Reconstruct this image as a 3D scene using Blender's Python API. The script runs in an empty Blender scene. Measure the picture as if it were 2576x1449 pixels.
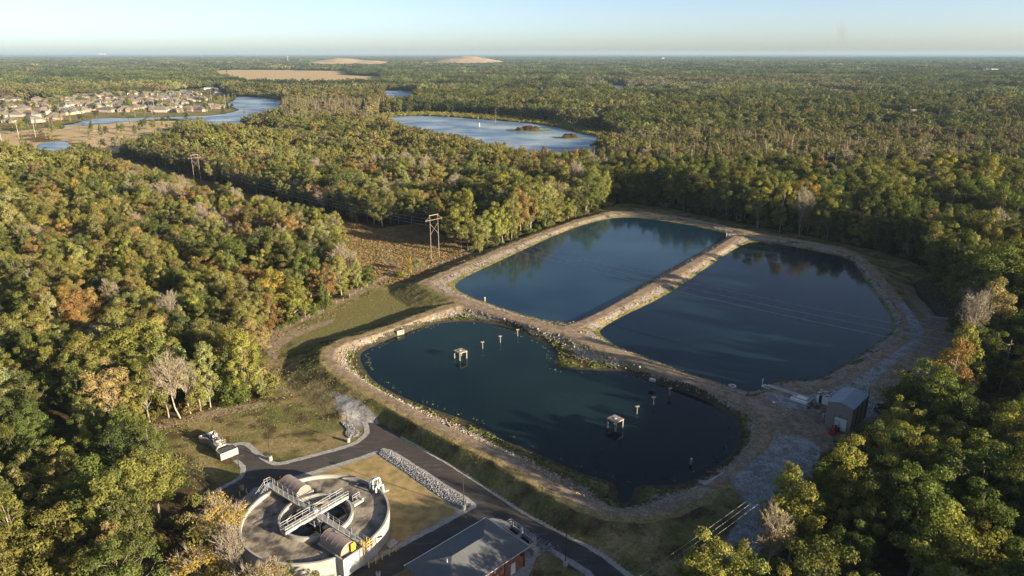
HAZE=0.00005; SKY=0.067; SUN=5.0; EXPO=1.72; SKYDUST=0.95; AIR=0.50; OZ=0.4
import bpy, math, random
import numpy as np
from mathutils import Vector, Matrix
from mathutils.geometry import tessellate_polygon
rad = math.radians
random.seed(11)
rng = np.random.default_rng(11)
scene = bpy.context.scene
COL = scene.collection

# ------------------------------------------------------------------ survey frame
# the site was surveyed from the photograph: sight lines from the camera mast meet the ground plane
F = 1786.0; CAMH = 85.0
PITCH = math.atan((724.5 - 133.0) / F)
SP, CP = math.sin(PITCH), math.cos(PITCH)
def at(px, py, z=0.0):
    x = (px - 1288) / F; v = (py - 724.5) / F
    dz = -SP - v * CP; dy = CP - v * SP
    dz = min(dz, -0.0012)
    t = (CAMH - z) / -dz
    return (x * t, dy * t, z)
def proj(x, y, z):
    d = y * CP - (z - CAMH) * SP
    u = y * SP + (z - CAMH) * CP
    return 1288 + F * x / d, 724.5 - F * u / d, d
def P(lst, z=0.0):
    return np.array([at(a[0], a[1], z if len(a) < 3 else a[2])[:2] for a in lst])

# ------------------------------------------------------------------ object helpers
def tag(o, label=None, cat=None, group=None, kind=None):
    if label: o['label'] = label
    if cat: o['category'] = cat
    if group: o['group'] = group
    if kind: o['kind'] = kind
    return o
def link(o, parent=None):
    COL.objects.link(o)
    if parent is not None: o.parent = parent
    return o
def empty(name, loc=(0, 0, 0), rz=0.0, label=None, cat=None, group=None):
    o = bpy.data.objects.new(name, None)
    o.empty_display_size = 1.0
    o.location = loc; o.rotation_euler = (0, 0, rz)
    link(o); tag(o, label, cat, group)
    return o
def copy_tree(o, parent=None):
    c = o.copy(); link(c, parent)
    for ch in list(o.children): copy_tree(ch, c)
    return c

def np_mesh(name, V, Fs, mat=None, smooth=False):
    """V (n,3); Fs either (m,k) array or list of such arrays"""
    if not isinstance(Fs, list): Fs = [Fs]
    me = bpy.data.meshes.new(name)
    V = np.asarray(V, dtype=np.float32)
    me.vertices.add(len(V)); me.vertices.foreach_set('co', V.ravel())
    loops = np.concatenate([f.ravel() for f in Fs]).astype(np.int32)
    tot = np.concatenate([np.full(len(f), f.shape[1], dtype=np.int32) for f in Fs])
    start = np.concatenate([[0], np.cumsum(tot)[:-1]]).astype(np.int32)
    me.loops.add(len(loops)); me.loops.foreach_set('vertex_index', loops)
    me.polygons.add(len(tot)); me.polygons.foreach_set('loop_start', start)
    me.polygons.foreach_set('loop_total', tot)
    if smooth: me.polygons.foreach_set('use_smooth', np.ones(len(tot), dtype=bool))
    me.update(calc_edges=True)
    if mat: me.materials.append(mat)
    return me

class MB:
    def __init__(s): s.v = []; s.f = []
    def add(s, vs, fs):
        b = len(s.v); s.v += [tuple(v) for v in vs]; s.f += [tuple(i + b for i in f) for f in fs]
    def box(s, cx, cy, cz, sx, sy, sz, rz=0.0, taper=1.0):
        c, n = math.cos(rz), math.sin(rz); vs = []
        for k, zz in enumerate((-sz / 2, sz / 2)):
            t = taper if k else 1.0
            for (a, b) in ((-1, -1), (1, -1), (1, 1), (-1, 1)):
                x, y = a * sx / 2 * t, b * sy / 2 * t
                vs.append((cx + x * c - y * n, cy + x * n + y * c, cz + zz))
        s.add(vs, [(0, 3, 2, 1), (4, 5, 6, 7), (0, 1, 5, 4), (1, 2, 6, 5), (2, 3, 7, 6), (3, 0, 4, 7)])
        return s
    def tube(s, p0, p1, r0, r1=None, n=6):
        r1 = r0 if r1 is None else r1
        p0, p1 = Vector(p0), Vector(p1); d = (p1 - p0)
        if d.length < 1e-6: return s
        d.normalize()
        a = Vector((0, 0, 1)) if abs(d.z) < .9 else Vector((1, 0, 0))
        u = d.cross(a).normalized(); w = d.cross(u)
        vs = []
        for p, r in ((p0, r0), (p1, r1)):
            for i in range(n):
                t = 2 * math.pi * i / n
                vs.append(p + u * (r * math.cos(t)) + w * (r * math.sin(t)))
        fs = [(i, (i + 1) % n, n + (i + 1) % n, n + i) for i in range(n)]
        fs += [tuple(range(n - 1, -1, -1)), tuple(range(n, 2 * n))]
        s.add(vs, fs); return s
    def path(s, pts, r, n=6):
        for a, b in zip(pts[:-1], pts[1:]): s.tube(a, b, r, r, n)
        return s
    def beam(s, p0, p1, w, h):
        p0, p1 = Vector(p0), Vector(p1); d = (p1 - p0).normalized()
        side = d.cross(Vector((0, 0, 1)))
        side = side.normalized() if side.length > 1e-4 else Vector((1, 0, 0))
        up = side.cross(d)
        vs = []
        for p in (p0, p1):
            for a, b in ((-1, -1), (1, -1), (1, 1), (-1, 1)):
                vs.append(p + side * (a * w / 2) + up * (b * h / 2))
        s.add(vs, [(0, 1, 2, 3), (7, 6, 5, 4), (0, 4, 5, 1), (1, 5, 6, 2), (2, 6, 7, 3), (3, 7, 4, 0)])
        return s
    def lathe(s, prof, n=24, c=(0, 0), closed=False):
        vs = []
        for r, z in prof:
            for i in range(n):
                t = 2 * math.pi * i / n
                vs.append((c[0] + r * math.cos(t), c[1] + r * math.sin(t), z))
        fs = []
        m = len(prof)
        for k in range(m if closed else m - 1):
            k2 = (k + 1) % m
            for i in range(n):
                j = (i + 1) % n
                fs.append((k * n + i, k * n + j, k2 * n + j, k2 * n + i))
        s.add(vs, fs); return s
    def disc(s, r, z, n=24, c=(0, 0)):
        s.add([(c[0] + r * math.cos(2 * math.pi * i / n), c[1] + r * math.sin(2 * math.pi * i / n), z) for i in range(n)], [tuple(range(n))]); return s
    def prism(s, poly, z0, z1):
        n = len(poly)
        area = sum(poly[i][0] * poly[(i + 1) % n][1] - poly[(i + 1) % n][0] * poly[i][1] for i in range(n))
        if area < 0: poly = poly[::-1]
        vs = [(p[0], p[1], z0) for p in poly] + [(p[0], p[1], z1) for p in poly]
        fs = [(i, (i + 1) % n, n + (i + 1) % n, n + i) for i in range(n)]
        fs += [tuple(range(n - 1, -1, -1)), tuple(range(n, 2 * n))]
        s.add(vs, fs); return s
    def build(s, name, mat, parent=None, smooth=False, loc=None):
        me = bpy.data.meshes.new(name)
        me.from_pydata([tuple(v) for v in s.v], [], s.f); me.update()
        if smooth: me.polygons.foreach_set('use_smooth', [True] * len(me.polygons))
        if mat: me.materials.append(mat)
        o = bpy.data.objects.new(name, me); link(o, parent)
        if loc: o.location = loc
        return o

# ------------------------------------------------------------------ node helpers
class NT:
    def __init__(s, nt): s.nt = nt; s.n = nt.nodes; s.l = nt.links
    def new(s, t, **kw):
        n = s.n.new(t)
        for k, v in kw.items():
            if k.startswith('i_'):
                key = k[2:]
                key = int(key) if key.isdigit() else key.replace('_', ' ')
                n.inputs[key].default_value = v
            else: setattr(n, k, v)
        return n
    def link(s, a, b): s.l.new(a, b)
def newmat(name):
    m = bpy.data.materials.new(name); m.use_nodes = True
    nt = NT(m.node_tree)
    for n in list(nt.n): nt.n.remove(n)
    out = nt.new('ShaderNodeOutputMaterial')
    return m, nt, out
def c4(c): return (c[0], c[1], c[2], 1.0)
def pbr(name, c1, c2=None, scale=2.0, rough=0.7, metal=0.0, bump=0.0, bscale=None, spec=0.4, detail=4, contrast=(0.35, 0.65), world=True):
    m, nt, out = newmat(name)
    b = nt.new('ShaderNodeBsdfPrincipled'); nt.link(b.outputs[0], out.inputs[0])
    b.inputs['Roughness'].default_value = rough; b.inputs['Metallic'].default_value = metal
    b.inputs['Specular IOR Level'].default_value = spec
    if world:
        co = nt.new('ShaderNodeNewGeometry').outputs['Position']
    else:
        co = nt.new('ShaderNodeTexCoord').outputs['Object']
    c2 = c2 or tuple(x * 0.8 for x in c1)
    nz = nt.new('ShaderNodeTexNoise'); nz.inputs['Scale'].default_value = scale; nz.inputs['Detail'].default_value = detail
    nt.link(co, nz.inputs['Vector'])
    mr = nt.new('ShaderNodeMapRange'); mr.inputs['From Min'].default_value = contrast[0]; mr.inputs['From Max'].default_value = contrast[1]
    nt.link(nz.outputs['Fac'], mr.inputs['Value'])
    mx = nt.new('ShaderNodeMix', data_type='RGBA'); mx.inputs[6].default_value = c4(c1); mx.inputs[7].default_value = c4(c2)
    nt.link(mr.outputs[0], mx.inputs[0]); nt.link(mx.outputs[2], b.inputs['Base Color'])
    if bump:
        n2 = nt.new('ShaderNodeTexNoise'); n2.inputs['Scale'].default_value = bscale or scale * 5; n2.inputs['Detail'].default_value = 3
        nt.link(co, n2.inputs['Vector'])
        bp = nt.new('ShaderNodeBump'); bp.inputs['Strength'].default_value = bump; bp.inputs['Distance'].default_value = 0.1
        nt.link(n2.outputs['Fac'], bp.inputs['Height']); nt.link(bp.outputs[0], b.inputs['Normal'])
    return m
def stripes(name, c1, c2, freq, axis=0, rough=0.5, metal=0.0, duty=0.5, bump=0.3):
    """ribbed sheet / shingle courses / bricks in object space"""
    m, nt, out = newmat(name)
    b = nt.new('ShaderNodeBsdfPrincipled'); nt.link(b.outputs[0], out.inputs[0])
    b.inputs['Roughness'].default_value = rough; b.inputs['Metallic'].default_value = metal
    tc = nt.new('ShaderNodeTexCoord'); sx = nt.new('ShaderNodeSeparateXYZ'); nt.link(tc.outputs['Object'], sx.inputs[0])
    src = sx.outputs[axis] if axis < 3 else None
    if axis == 3:
        ad = nt.new('ShaderNodeMath', operation='ADD'); nt.link(sx.outputs[0], ad.inputs[0]); nt.link(sx.outputs[1], ad.inputs[1]); src = ad.outputs[0]
    mu = nt.new('ShaderNodeMath', operation='MULTIPLY'); mu.inputs[1].default_value = freq; nt.link(src, mu.inputs[0])
    fr = nt.new('ShaderNodeMath', operation='FRACT'); nt.link(mu.outputs[0], fr.inputs[0])
    gt = nt.new('ShaderNodeMath', operation='GREATER_THAN'); gt.inputs[1].default_value = duty; nt.link(fr.outputs[0], gt.inputs[0])
    nz = nt.new('ShaderNodeTexNoise'); nz.inputs['Scale'].default_value = 0.9; nz.inputs['Detail'].default_value = 5; nt.link(tc.outputs['Object'], nz.inputs['Vector'])
    mx = nt.new('ShaderNodeMix', data_type='RGBA'); mx.inputs[6].default_value = c4(c1); mx.inputs[7].default_value = c4(c2); nt.link(gt.outputs[0], mx.inputs[0])
    m2 = nt.new('ShaderNodeMix', data_type='RGBA', blend_type='MULTIPLY'); m2.inputs[0].default_value = 0.35
    nt.link(mx.outputs[2], m2.inputs[6]); nt.link(nz.outputs['Fac'], m2.inputs[7]); nt.link(m2.outputs[2], b.inputs['Base Color'])
    bp = nt.new('ShaderNodeBump'); bp.inputs['Strength'].default_value = bump; bp.inputs['Distance'].default_value = 0.04
    nt.link(gt.outputs[0], bp.inputs['Height']); nt.link(bp.outputs[0], b.inputs['Normal'])
    return m

M = {}
M['concrete'] = pbr('concrete', (.37, .355, .33), (.26, .25, .225), .45, .85, bump=.15, bscale=6)
M['concrete_old'] = pbr('weathered_concrete', (.27, .24, .205), (.16, .145, .125), .8, .9, bump=.3, bscale=5)
M['white'] = pbr('white_paint', (.72, .72, .70), (.60, .60, .58), 1.5, .5)
M['galv'] = pbr('galvanised_steel', (.55, .56, .57), (.42, .43, .44), 1.5, .45, metal=.35)
M['yellow'] = pbr('yellow_paint', (.80, .50, .03), (.70, .42, .03), 2, .5)
M['wood'] = pbr('weathered_wood', (.26, .20, .155), (.17, .13, .10), .9, .85)
M['wood_pale'] = pbr('pale_timber', (.42, .33, .24), (.30, .24, .18), 2, .85)
M['dark'] = pbr('shaded_interior_paint', (.02, .02, .022), (.03, .03, .03), 2, .5)
M['bronze'] = pbr('bronze_metal', (.075, .055, .04), (.05, .04, .03), 3, .5, metal=.4)
M['black'] = pbr('black_metal', (.03, .03, .032), (.02, .02, .02), 3, .55)
M['cover'] = stripes('mauve_fibreglass', (.30, .235, .205), (.21, .165, .145), .95, 0, .5, duty=.94, bump=.02)
M['sludge'] = pbr('sludge_froth', (.28, .24, .185), (.07, .06, .053), .33, .8, bump=.9, bscale=1.6, detail=9, contrast=(.42, .60))
M['clarwater'] = pbr('clarifier_water', (.016, .022, .02), (.03, .03, .022), .5, .12, bump=.05, bscale=3)
M['metalwall'] = stripes('ribbed_tan_wall', (.30, .26, .23), (.20, .175, .155), 3.3, 3, .6, duty=.72)
M['metalroof'] = stripes('ribbed_grey_roof', (.22, .27, .31), (.16, .20, .23), 1.6, 1, .45, metal=.3, duty=.85)
M['rollup'] = stripes('rollup_door', (.72, .73, .74), (.55, .56, .57), 4, 2, .5, duty=.85)
M['brick'] = stripes('brick_courses', (.30, .125, .075), (.22, .10, .065), 6, 2, .85, duty=.8)
M['shingle'] = stripes('grey_shingles', (.125, .135, .145), (.085, .092, .10), 3.2, 3, .9, duty=.72)
M['red'] = pbr('red_paint', (.42, .03, .025), (.30, .025, .02), 2, .4)
M['tyre'] = pbr('tyre_rubber', (.02, .02, .02), (.03, .03, .03), 3, .85)
M['glass'] = pbr('dark_glass', (.03, .04, .05), (.02, .03, .04), 2, .1)
M['wire'] = pbr('wire', (.38, .38, .38), (.3, .3, .3), 1, .5, metal=.3)
M['bark'] = pbr('bark', (.26, .215, .17), (.15, .12, .09), 1.2, .9)
M['bark_pale'] = pbr('pale_bark', (.34, .285, .23), (.20, .165, .13), 1.0, .9)
M['stone'] = pbr('riprap_stone', (.35, .305, .275), (.16, .14, .125), .7, .9, detail=6)
M['stone_blue'] = pbr('grey_ditch_stone', (.26, .265, .28), (.13, .135, .145), 1.1, .9, detail=6)
M['rust'] = pbr('rusty_steel', (.16, .08, .05), (.09, .05, .035), 2, .8)
M['grating'] = pbr('steel_grating', (.26, .26, .255), (.19, .19, .19), 2, .7)
M['slate'] = pbr('dark_grating', (.10, .10, .10), (.07, .07, .07), 2, .7)
for nm, c in (('grey', (.155, .142, .125)), ('brown', (.17, .14, .112)), ('dark', (.095, .09, .088)), ('red', (.22, .13, .10))):
    M['hroof_' + nm] = pbr('house_roof_' + nm, c, tuple(x * .8 for x in c), .8, .9)
for nm, c in (('tan', (.33, .265, .21)), ('brick', (.26, .18, .145)), ('cream', (.44, .40, .345)), ('white', (.70, .68, .65))):
    M['hwall_' + nm] = pbr('house_wall_' + nm, c, tuple(x * .85 for x in c), .5, .9)

def leafmat():
    m, nt, out = newmat('leaf_foliage')
    a = nt.new('ShaderNodeAttribute', attribute_type='INSTANCER', attribute_name='tint')
    g = nt.new('ShaderNodeNewGeometry')
    oi = nt.new('ShaderNodeObjectInfo')
    nz = nt.new('ShaderNodeTexNoise'); nz.inputs['Scale'].default_value = .55; nz.inputs['Detail'].default_value = 3
    nt.link(g.outputs['Position'], nz.inputs['Vector'])
    mr = nt.new('ShaderNodeMapRange'); mr.inputs['From Min'].default_value = .3; mr.inputs['From Max'].default_value = .7
    mr.inputs['To Min'].default_value = .62; mr.inputs['To Max'].default_value = 1.38
    nt.link(nz.outputs['Fac'], mr.inputs['Value'])
    vm = nt.new('ShaderNodeVectorMath', operation='SCALE')
    nt.link(a.outputs['Color'], vm.inputs[0]); nt.link(mr.outputs[0], vm.inputs['Scale'])
    d = nt.new('ShaderNodeBsdfDiffuse'); t = nt.new('ShaderNodeBsdfTranslucent')
    nt.link(vm.outputs[0], d.inputs[0])
    tt = nt.new('ShaderNodeVectorMath', operation='MULTIPLY'); tt.inputs[1].default_value = (1.1, 1.15, .55)
    nt.link(vm.outputs[0], tt.inputs[0]); nt.link(tt.outputs[0], t.inputs[0])
    mx = nt.new('ShaderNodeMixShader'); mx.inputs[0].default_value = .28
    nt.link(d.outputs[0], mx.inputs[1]); nt.link(t.outputs[0], mx.inputs[2])
    nt.link(mx.outputs[0], out.inputs[0])
    return m
M['leaf'] = leafmat()
def watermat(name, col, rough=.05, wave=.35, strength=.05, sl_=.5):
    m, nt, out = newmat(name)
    b = nt.new('ShaderNodeBsdfPrincipled'); nt.link(b.outputs[0], out.inputs[0])
    b.inputs['Roughness'].default_value = rough
    b.inputs['IOR'].default_value = 1.33; b.inputs['Specular IOR Level'].default_value = sl_
    g = nt.new('ShaderNodeNewGeometry')
    n0 = nt.new('ShaderNodeTexNoise'); n0.inputs['Scale'].default_value = .018; n0.inputs['Detail'].default_value = 3; nt.link(g.outputs['Position'], n0.inputs['Vector'])
    mx = nt.new('ShaderNodeMix', data_type='RGBA'); mx.inputs[6].default_value = c4(col); mx.inputs[7].default_value = c4([col[0] * 3.2, col[1] * 2.4, col[2] * 1.6])  # noise lightens the base colour in patches, painting in sunlit murk
    mr = nt.new('ShaderNodeMapRange'); mr.inputs['From Min'].default_value = .4; mr.inputs['From Max'].default_value = .65; nt.link(n0.outputs['Fac'], mr.inputs['Value'])
    nt.link(mr.outputs[0], mx.inputs[0]); nt.link(mx.outputs[2], b.inputs['Base Color'])
    mq = nt.new('ShaderNodeMapping'); mq.inputs['Scale'].default_value = (.35, 1.5, 1); mq.inputs['Rotation'].default_value = (0, 0, -.45); nt.link(g.outputs['Position'], mq.inputs[0])
    n3 = nt.new('ShaderNodeTexNoise'); n3.inputs['Scale'].default_value = .06; n3.inputs['Detail'].default_value = 5; nt.link(mq.outputs[0], n3.inputs['Vector'])
    m3 = nt.new('ShaderNodeMapRange'); m3.inputs['From Min'].default_value = .42; m3.inputs['From Max'].default_value = .68; m3.inputs['To Min'].default_value = rough; m3.inputs['To Max'].default_value = rough * 2.5 + .02; nt.link(n3.outputs['Fac'], m3.inputs['Value']); nt.link(m3.outputs[0], b.inputs['Roughness'])
    mp = nt.new('ShaderNodeMapping'); mp.inputs['Scale'].default_value = (1, 1.6, 1); mp.inputs['Rotation'].default_value = (0, 0, .5); nt.link(g.outputs['Position'], mp.inputs[0])
    n1 = nt.new('ShaderNodeTexNoise'); n1.inputs['Scale'].default_value = wave; n1.inputs['Detail'].default_value = 3; nt.link(mp.outputs[0], n1.inputs['Vector'])
    bp = nt.new('ShaderNodeBump'); bp.inputs['Strength'].default_value = strength; bp.inputs['Distance'].default_value = .25
    nt.link(n1.outputs['Fac'], bp.inputs['Height']); nt.link(bp.outputs[0], b.inputs['Normal'])
    return m
M['water1'] = watermat('pond_water_teal', (.006, .022, .042), .05, 1.2, .035, .36)
M['water2'] = watermat('pond_water_blue', (.003, .010, .020), .035, 1.0, .025, .22)
M['water3'] = watermat('pond_water_green', (.003, .010, .013), .035, 1.0, .03, .22)
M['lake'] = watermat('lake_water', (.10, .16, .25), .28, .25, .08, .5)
def asphalt():
    m = pbr('asphalt', (.046, .040, .037), (.070, .062, .057), .22, .85, bump=.1, bscale=9, detail=7, contrast=(.45, .75))
    nt = NT(m.node_tree); b = [n for n in nt.n if n.type == 'BSDF_PRINCIPLED'][0]; old = b.inputs['Base Color'].links[0].from_socket
    mp = nt.new('ShaderNodeMapping'); mp.inputs['Rotation'].default_value = (0, 0, rad(42)); mp.inputs['Scale'].default_value = (.22, 1.3, 1)
    nt.link(nt.new('ShaderNodeNewGeometry').outputs['Position'], mp.inputs[0])
    n = nt.new('ShaderNodeTexNoise'); n.inputs['Scale'].default_value = .8; n.inputs['Detail'].default_value = 8; n.inputs['Roughness'].default_value = .7; nt.link(mp.outputs[0], n.inputs['Vector'])
    mr = nt.new('ShaderNodeMapRange'); mr.inputs['From Min'].default_value = .54; mr.inputs['From Max'].default_value = .72; mr.inputs['To Max'].default_value = .75; nt.link(n.outputs['Fac'], mr.inputs['Value'])
    mx = nt.new('ShaderNodeMix', data_type='RGBA'); nt.link(mr.outputs[0], mx.inputs[0]); nt.link(old, mx.inputs[6]); mx.inputs[7].default_value = (.17, .145, .12, 1); nt.link(mx.outputs[2], b.inputs['Base Color'])
    return m
M['asphalt'] = asphalt()
M['gravel'] = pbr('crushed_gravel', (.36, .35, .33), (.23, .22, .21), 1.4, .95, bump=.5, bscale=7, detail=8)
M['island'] = pbr('mown_dry_grass', (.38, .275, .135), (.225, .185, .08), .5, 1., bump=.5, bscale=5, detail=12, contrast=(.36, .64), spec=0)
# ------------------------------------------------------------------ 2-D geometry
def inpoly(X, Y, poly):
    r = np.zeros(X.shape, bool); n = len(poly)
    x0, x1, y0, y1 = poly[:, 0].min(), poly[:, 0].max(), poly[:, 1].min(), poly[:, 1].max()
    sel = (X >= x0) & (X <= x1) & (Y >= y0) & (Y <= y1)
    if not sel.any(): return r
    xs, ys = X[sel], Y[sel]; ins = np.zeros(xs.shape, bool)
    for i in range(n):
        ax, ay = poly[i]; bx, by = poly[(i + 1) % n]
        if ay == by: continue
        c = ((ay > ys) != (by > ys)) & (xs < (bx - ax) * (ys - ay) / (by - ay) + ax)
        ins ^= c
    r[sel] = ins
    return r
def dline(X, Y, pts, closed=False):
    d = np.full(X.shape, 1e9)
    n = len(pts)
    for i in range(n if closed else n - 1):
        ax, ay = pts[i]; bx, by = pts[(i + 1) % n]
        vx, vy = bx - ax, by - ay; L = vx * vx + vy * vy + 1e-9
        t = np.clip(((X - ax) * vx + (Y - ay) * vy) / L, 0, 1)
        d = np.minimum(d, (X - ax - t * vx) ** 2 + (Y - ay - t * vy) ** 2)
    return np.sqrt(d)
def smooth_poly(p, it=2, closed=True):
    for _ in range(it):
        q = []
        n = len(p)
        for i in range(n if closed else n - 1):
            a, b = p[i], p[(i + 1) % n]
            q += [a * .75 + b * .25, a * .25 + b * .75]
        if not closed: q = [p[0]] + q + [p[-1]]
        p = np.array(q)
    return p
_ph = rng.uniform(0, 6.28, (3, 12)); _dir = rng.uniform(0, 6.28, 12)
def wob(X, Y, L=20.):
    """cheap band-limited noise in [-1, 1]"""
    r = np.zeros(np.shape(X))
    for k in range(8):
        f = 6.28 / (L * (1.0, .71, .53, .37, .29, .21, .15, .11)[k]); a = _dir[k]
        r = r + np.sin((X * math.cos(a) + Y * math.sin(a)) * f + _ph[0, k] + 1.3 * np.sin((Y * math.cos(a) - X * math.sin(a)) * f * .6 + _ph[1, k])) * (.5 if k == 0 else .8 ** k * .5)
    return np.clip(r / 1.2, -1, 1)
def sstep(a, b, x):
    t = np.clip((x - a) / (b - a), 0, 1); return t * t * (3 - 2 * t)

# ------------------------------------------------------------------ site plan
ZW1, ZW2, ZW3, ZC = 1.9, 1.8, 1.1, 3.0
pond1 = P([(1140,722),(1160,702),(1200,683),(1260,655),(1330,622),(1400,590),(1470,564),(1530,550),(1578,546),(1620,549),(1700,560),(1770,573),(1815,584),(1836,590),(1810,608),(1750,642),(1690,675),(1622,713),(1575,745),(1534,770),(1500,790),(1465,805),(1430,812),(1390,810),(1340,798),(1270,778),(1220,760),(1170,741)], ZW1)
pond2 = P([(1508,838),(1512,827),(1556,800),(1610,775),(1657,752),(1718,715),(1797,660),(1850,625),(1878,612),(1902,608),(1973,616),(2060,634),(2126,647),(2157,669),(2183,717),(2218,761),(2240,796),(2249,822),(2236,844),(2192,875),(2148,901),(2104,932),(2056,956),(1995,956),(1964,958),(1924,972),(1911,982),(1885,985),(1859,978),(1841,971),(1775,952),(1710,932),(1644,906),(1578,880),(1534,862)], ZW2)
pond3 = P([(905,900),(912,885),(928,877),(964,859),(1013,840),(1078,817),(1143,809),(1192,809),(1257,817),(1306,831),(1332,849),(1371,862),(1391,882),(1396,901),(1391,916),(1404,928),(1452,931),(1566,934),(1600,945),(1660,968),(1720,985),(1780,1010),(1830,1040),(1852,1065),(1860,1090),(1850,1130),(1820,1160),(1780,1185),(1740,1210),(1700,1220),(1650,1220),(1600,1216),(1592,1235),(1585,1262),(1565,1268),(1552,1258),(1556,1235),(1545,1213),(1500,1200),(1440,1180),(1400,1160),(1350,1140),(1300,1120),(1262,1103),(1240,1087),(1200,1068),(1150,1048),(1100,1032),(1040,1010),(980,983),(940,958),(920,934)], ZW3)
pond1 = smooth_poly(pond1, 1); pond2 = smooth_poly(pond2, 1); pond3 = smooth_poly(pond3, 1)
c_out = P([(1062,712),(1150,674),(1250,632),(1350,592),(1450,556),(1540,533),(1600,531),(1700,545),(1790,562),(1862,578),(1900,588),(2000,603),(2100,621),(2160,645),(2200,680),(2232,720),(2265,760),(2290,800),(2283,840),(2240,880),(2190,915),(2130,950),(2060,978),(1990,984),(1940,995),(1925,1012)], ZC)
c_mid12 = P([(1425,828),(1480,806),(1560,765),(1650,715),(1740,665),(1810,625),(1862,590)], ZC)
c_mid3 = P([(1160,757),(1250,788),(1350,816),(1420,832),(1500,866),(1600,906),(1700,946),(1800,982),(1870,1005),(1920,1015)], ZC)
c_p3 = P([(1165,760),(1085,785),(1000,818),(920,843),(858,860),(826,880),(820,905),(842,930),(896,966),(978,1012),(1078,1068),(1180,1118),(1250,1150),(1330,1198),(1400,1240),(1460,1274),(1530,1296),(1620,1302),(1700,1284),(1770,1250),(1840,1200),(1900,1150),(1935,1100),(1940,1055),(1920,1015)], ZC)
c_corner = P([(1062,712),(1100,735),(1165,758)], ZC)
outer = np.concatenate([c_out, c_p3[::-1][1:], c_corner[::-1][1:-1]])
plateau = P([(1905,1000),(1990,984),(2100,960),(2190,915),(2290,830),(2300,790),(2330,780),(2400,800),(2480,850),(2600,950),(2600,1250),(2400,1300),(2200,1240),(2060,1230),(1960,1200),(1935,1150),(1950,1090)], ZC)
asph = P([(961.8,1069),(966.8,1069),(1010.8,1098.5),(1086,1142),(1166,1189),(1243,1241),(1324,1294.8),(1412,1341.7),(1500,1385.6),(1579,1447),(1640,1500),(1700,1560),(1560,1560),(1491,1449),(1441,1415),(1377,1378),(1324,1342),(1290,1322),(1262,1309),(1225,1305),(1160,1345),(1016,1432),(900,1500),(820,1560),(620,1560),(560,1420),(520,1330),(537,1239),(604,1207),(613.2,1198),(617.6,1177.6),(604.4,1163),(589.7,1154),(578,1129.3),(592.7,1120.5),(616,1119),(627.8,1127.8),(645.4,1146.8),(663,1160),(683.5,1170.3),(704,1171.7),(762.6,1157),(830,1139.5),(879.8,1124.9),(905,1113),(924,1096),(928,1078),(922,1062)])
island = P([(965,1127.8),(985,1131),(997,1139.5),(1060,1178),(1120,1217),(1184.5,1256.7),(1198,1268),(1197,1277),(1170,1292),(1100,1330),(1011.6,1376.8),(938,1415),(880,1440),(800,1475),(700,1475),(620,1440),(585,1390),(578,1320),(600,1262),(640,1228),(700,1208),(733,1201),(792,1183.5),(850,1166),(909,1148)])
ditch = P([(958,1133),(978,1134),(992,1142),(1055,1181),(1115,1220),(1180,1260),(1188,1268),(1183,1277),(1160,1280),(1140,1272),(1080,1232),(1020,1190),(975,1160),(952,1143)])
plant_zone = P([(480,1600),(470,1230),(560,1120),(700,1080),(900,1060),(965,1066),(1012,1096),(1090,1140),(1170,1187),(1247,1239),(1330,1292),(1420,1340),(1508,1384),(1590,1447),(1650,1500),(1720,1600)])

def heights(X, Y):
    X = np.asarray(X, float); Y = np.asarray(Y, float)
    h = np.zeros(X.shape)
    near = (X > -150) & (X < 260) & (Y > 70) & (Y < 430)
    if not near.any(): return h, None
    x, y = X[near], Y[near]
    dc = np.minimum.reduce([dline(x, y, c) for c in (c_out, c_mid12, c_mid3, c_p3, c_corner)])
    ino = inpoly(x, y, outer); inpl = inpoly(x, y, plateau); dpl = dline(x, y, plateau, True)
    ds = [dline(x, y, p, True) for p in (pond1, pond2, pond3)]
    ins = [inpoly(x, y, p) for p in (pond1, pond2, pond3)]
    dplant = dline(x, y, plant_zone, True); inplant = inpoly(x, y, plant_zone)
    hh = np.maximum(0, ZC - np.maximum(dc - 2.2, 0) * .30)
    hpl = np.where(inpl, ZC, np.maximum(0, ZC - np.maximum(dpl, 0) * .10))
    hh = np.maximum(hh, hpl)
    tp = dplant / (dplant + np.maximum(dc - 2.2, 0) + 1e-6); hh = np.where(inplant, 0, np.minimum(hh, ZC * tp))
    hh = hh + .12 * wob(x, y, 9) * np.clip(hh, 0, 1)
    w = np.argmin(np.array(ds), 0); zw = np.array([ZW1, ZW2, ZW3])[w]; dw = np.min(np.array(ds), 0)
    dcc = np.maximum(dc - 1.9, 0)
    t = dw / (dw + dcc + 1e-6)
    is3 = (w == 2)
    tt = np.where(is3, np.where(t < .5, t * .5, .25 + (t - .5) * 1.5), t)
    hin = zw + (ZC - zw) * tt + .10 * wob(x, y, 5) * np.sin(np.clip(t, 0, 1) * math.pi)
    hh = np.where(ino, hin, hh)
    for k, zz in enumerate((ZW1, ZW2, ZW3)):
        hh = np.where(ins[k], zz - .03 - np.minimum(1.6, ds[k] * (.35 if k < 2 else .16)), hh)
    # small open ditch beyond the right pond
    dd = dline(x, y, P([(2300,690),(2335,745),(2365,800)], 1.5))
    hh = hh - 1.6 * np.exp(-(dd / 1.6) ** 2)
    dd2 = dline(x, y, ditch_c)
    hh = np.where(inplant, hh - 0.0 * dd2, hh)
    h[near] = hh
    info = dict(near=near, dc=dc, ino=ino, inpl=inpl, t=t, w=w, ins=ins, dw=dw, inplant=inplant, dpl=dpl)
    return h, info
ditch_c = P([(965,1138),(1180,1268)])

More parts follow.
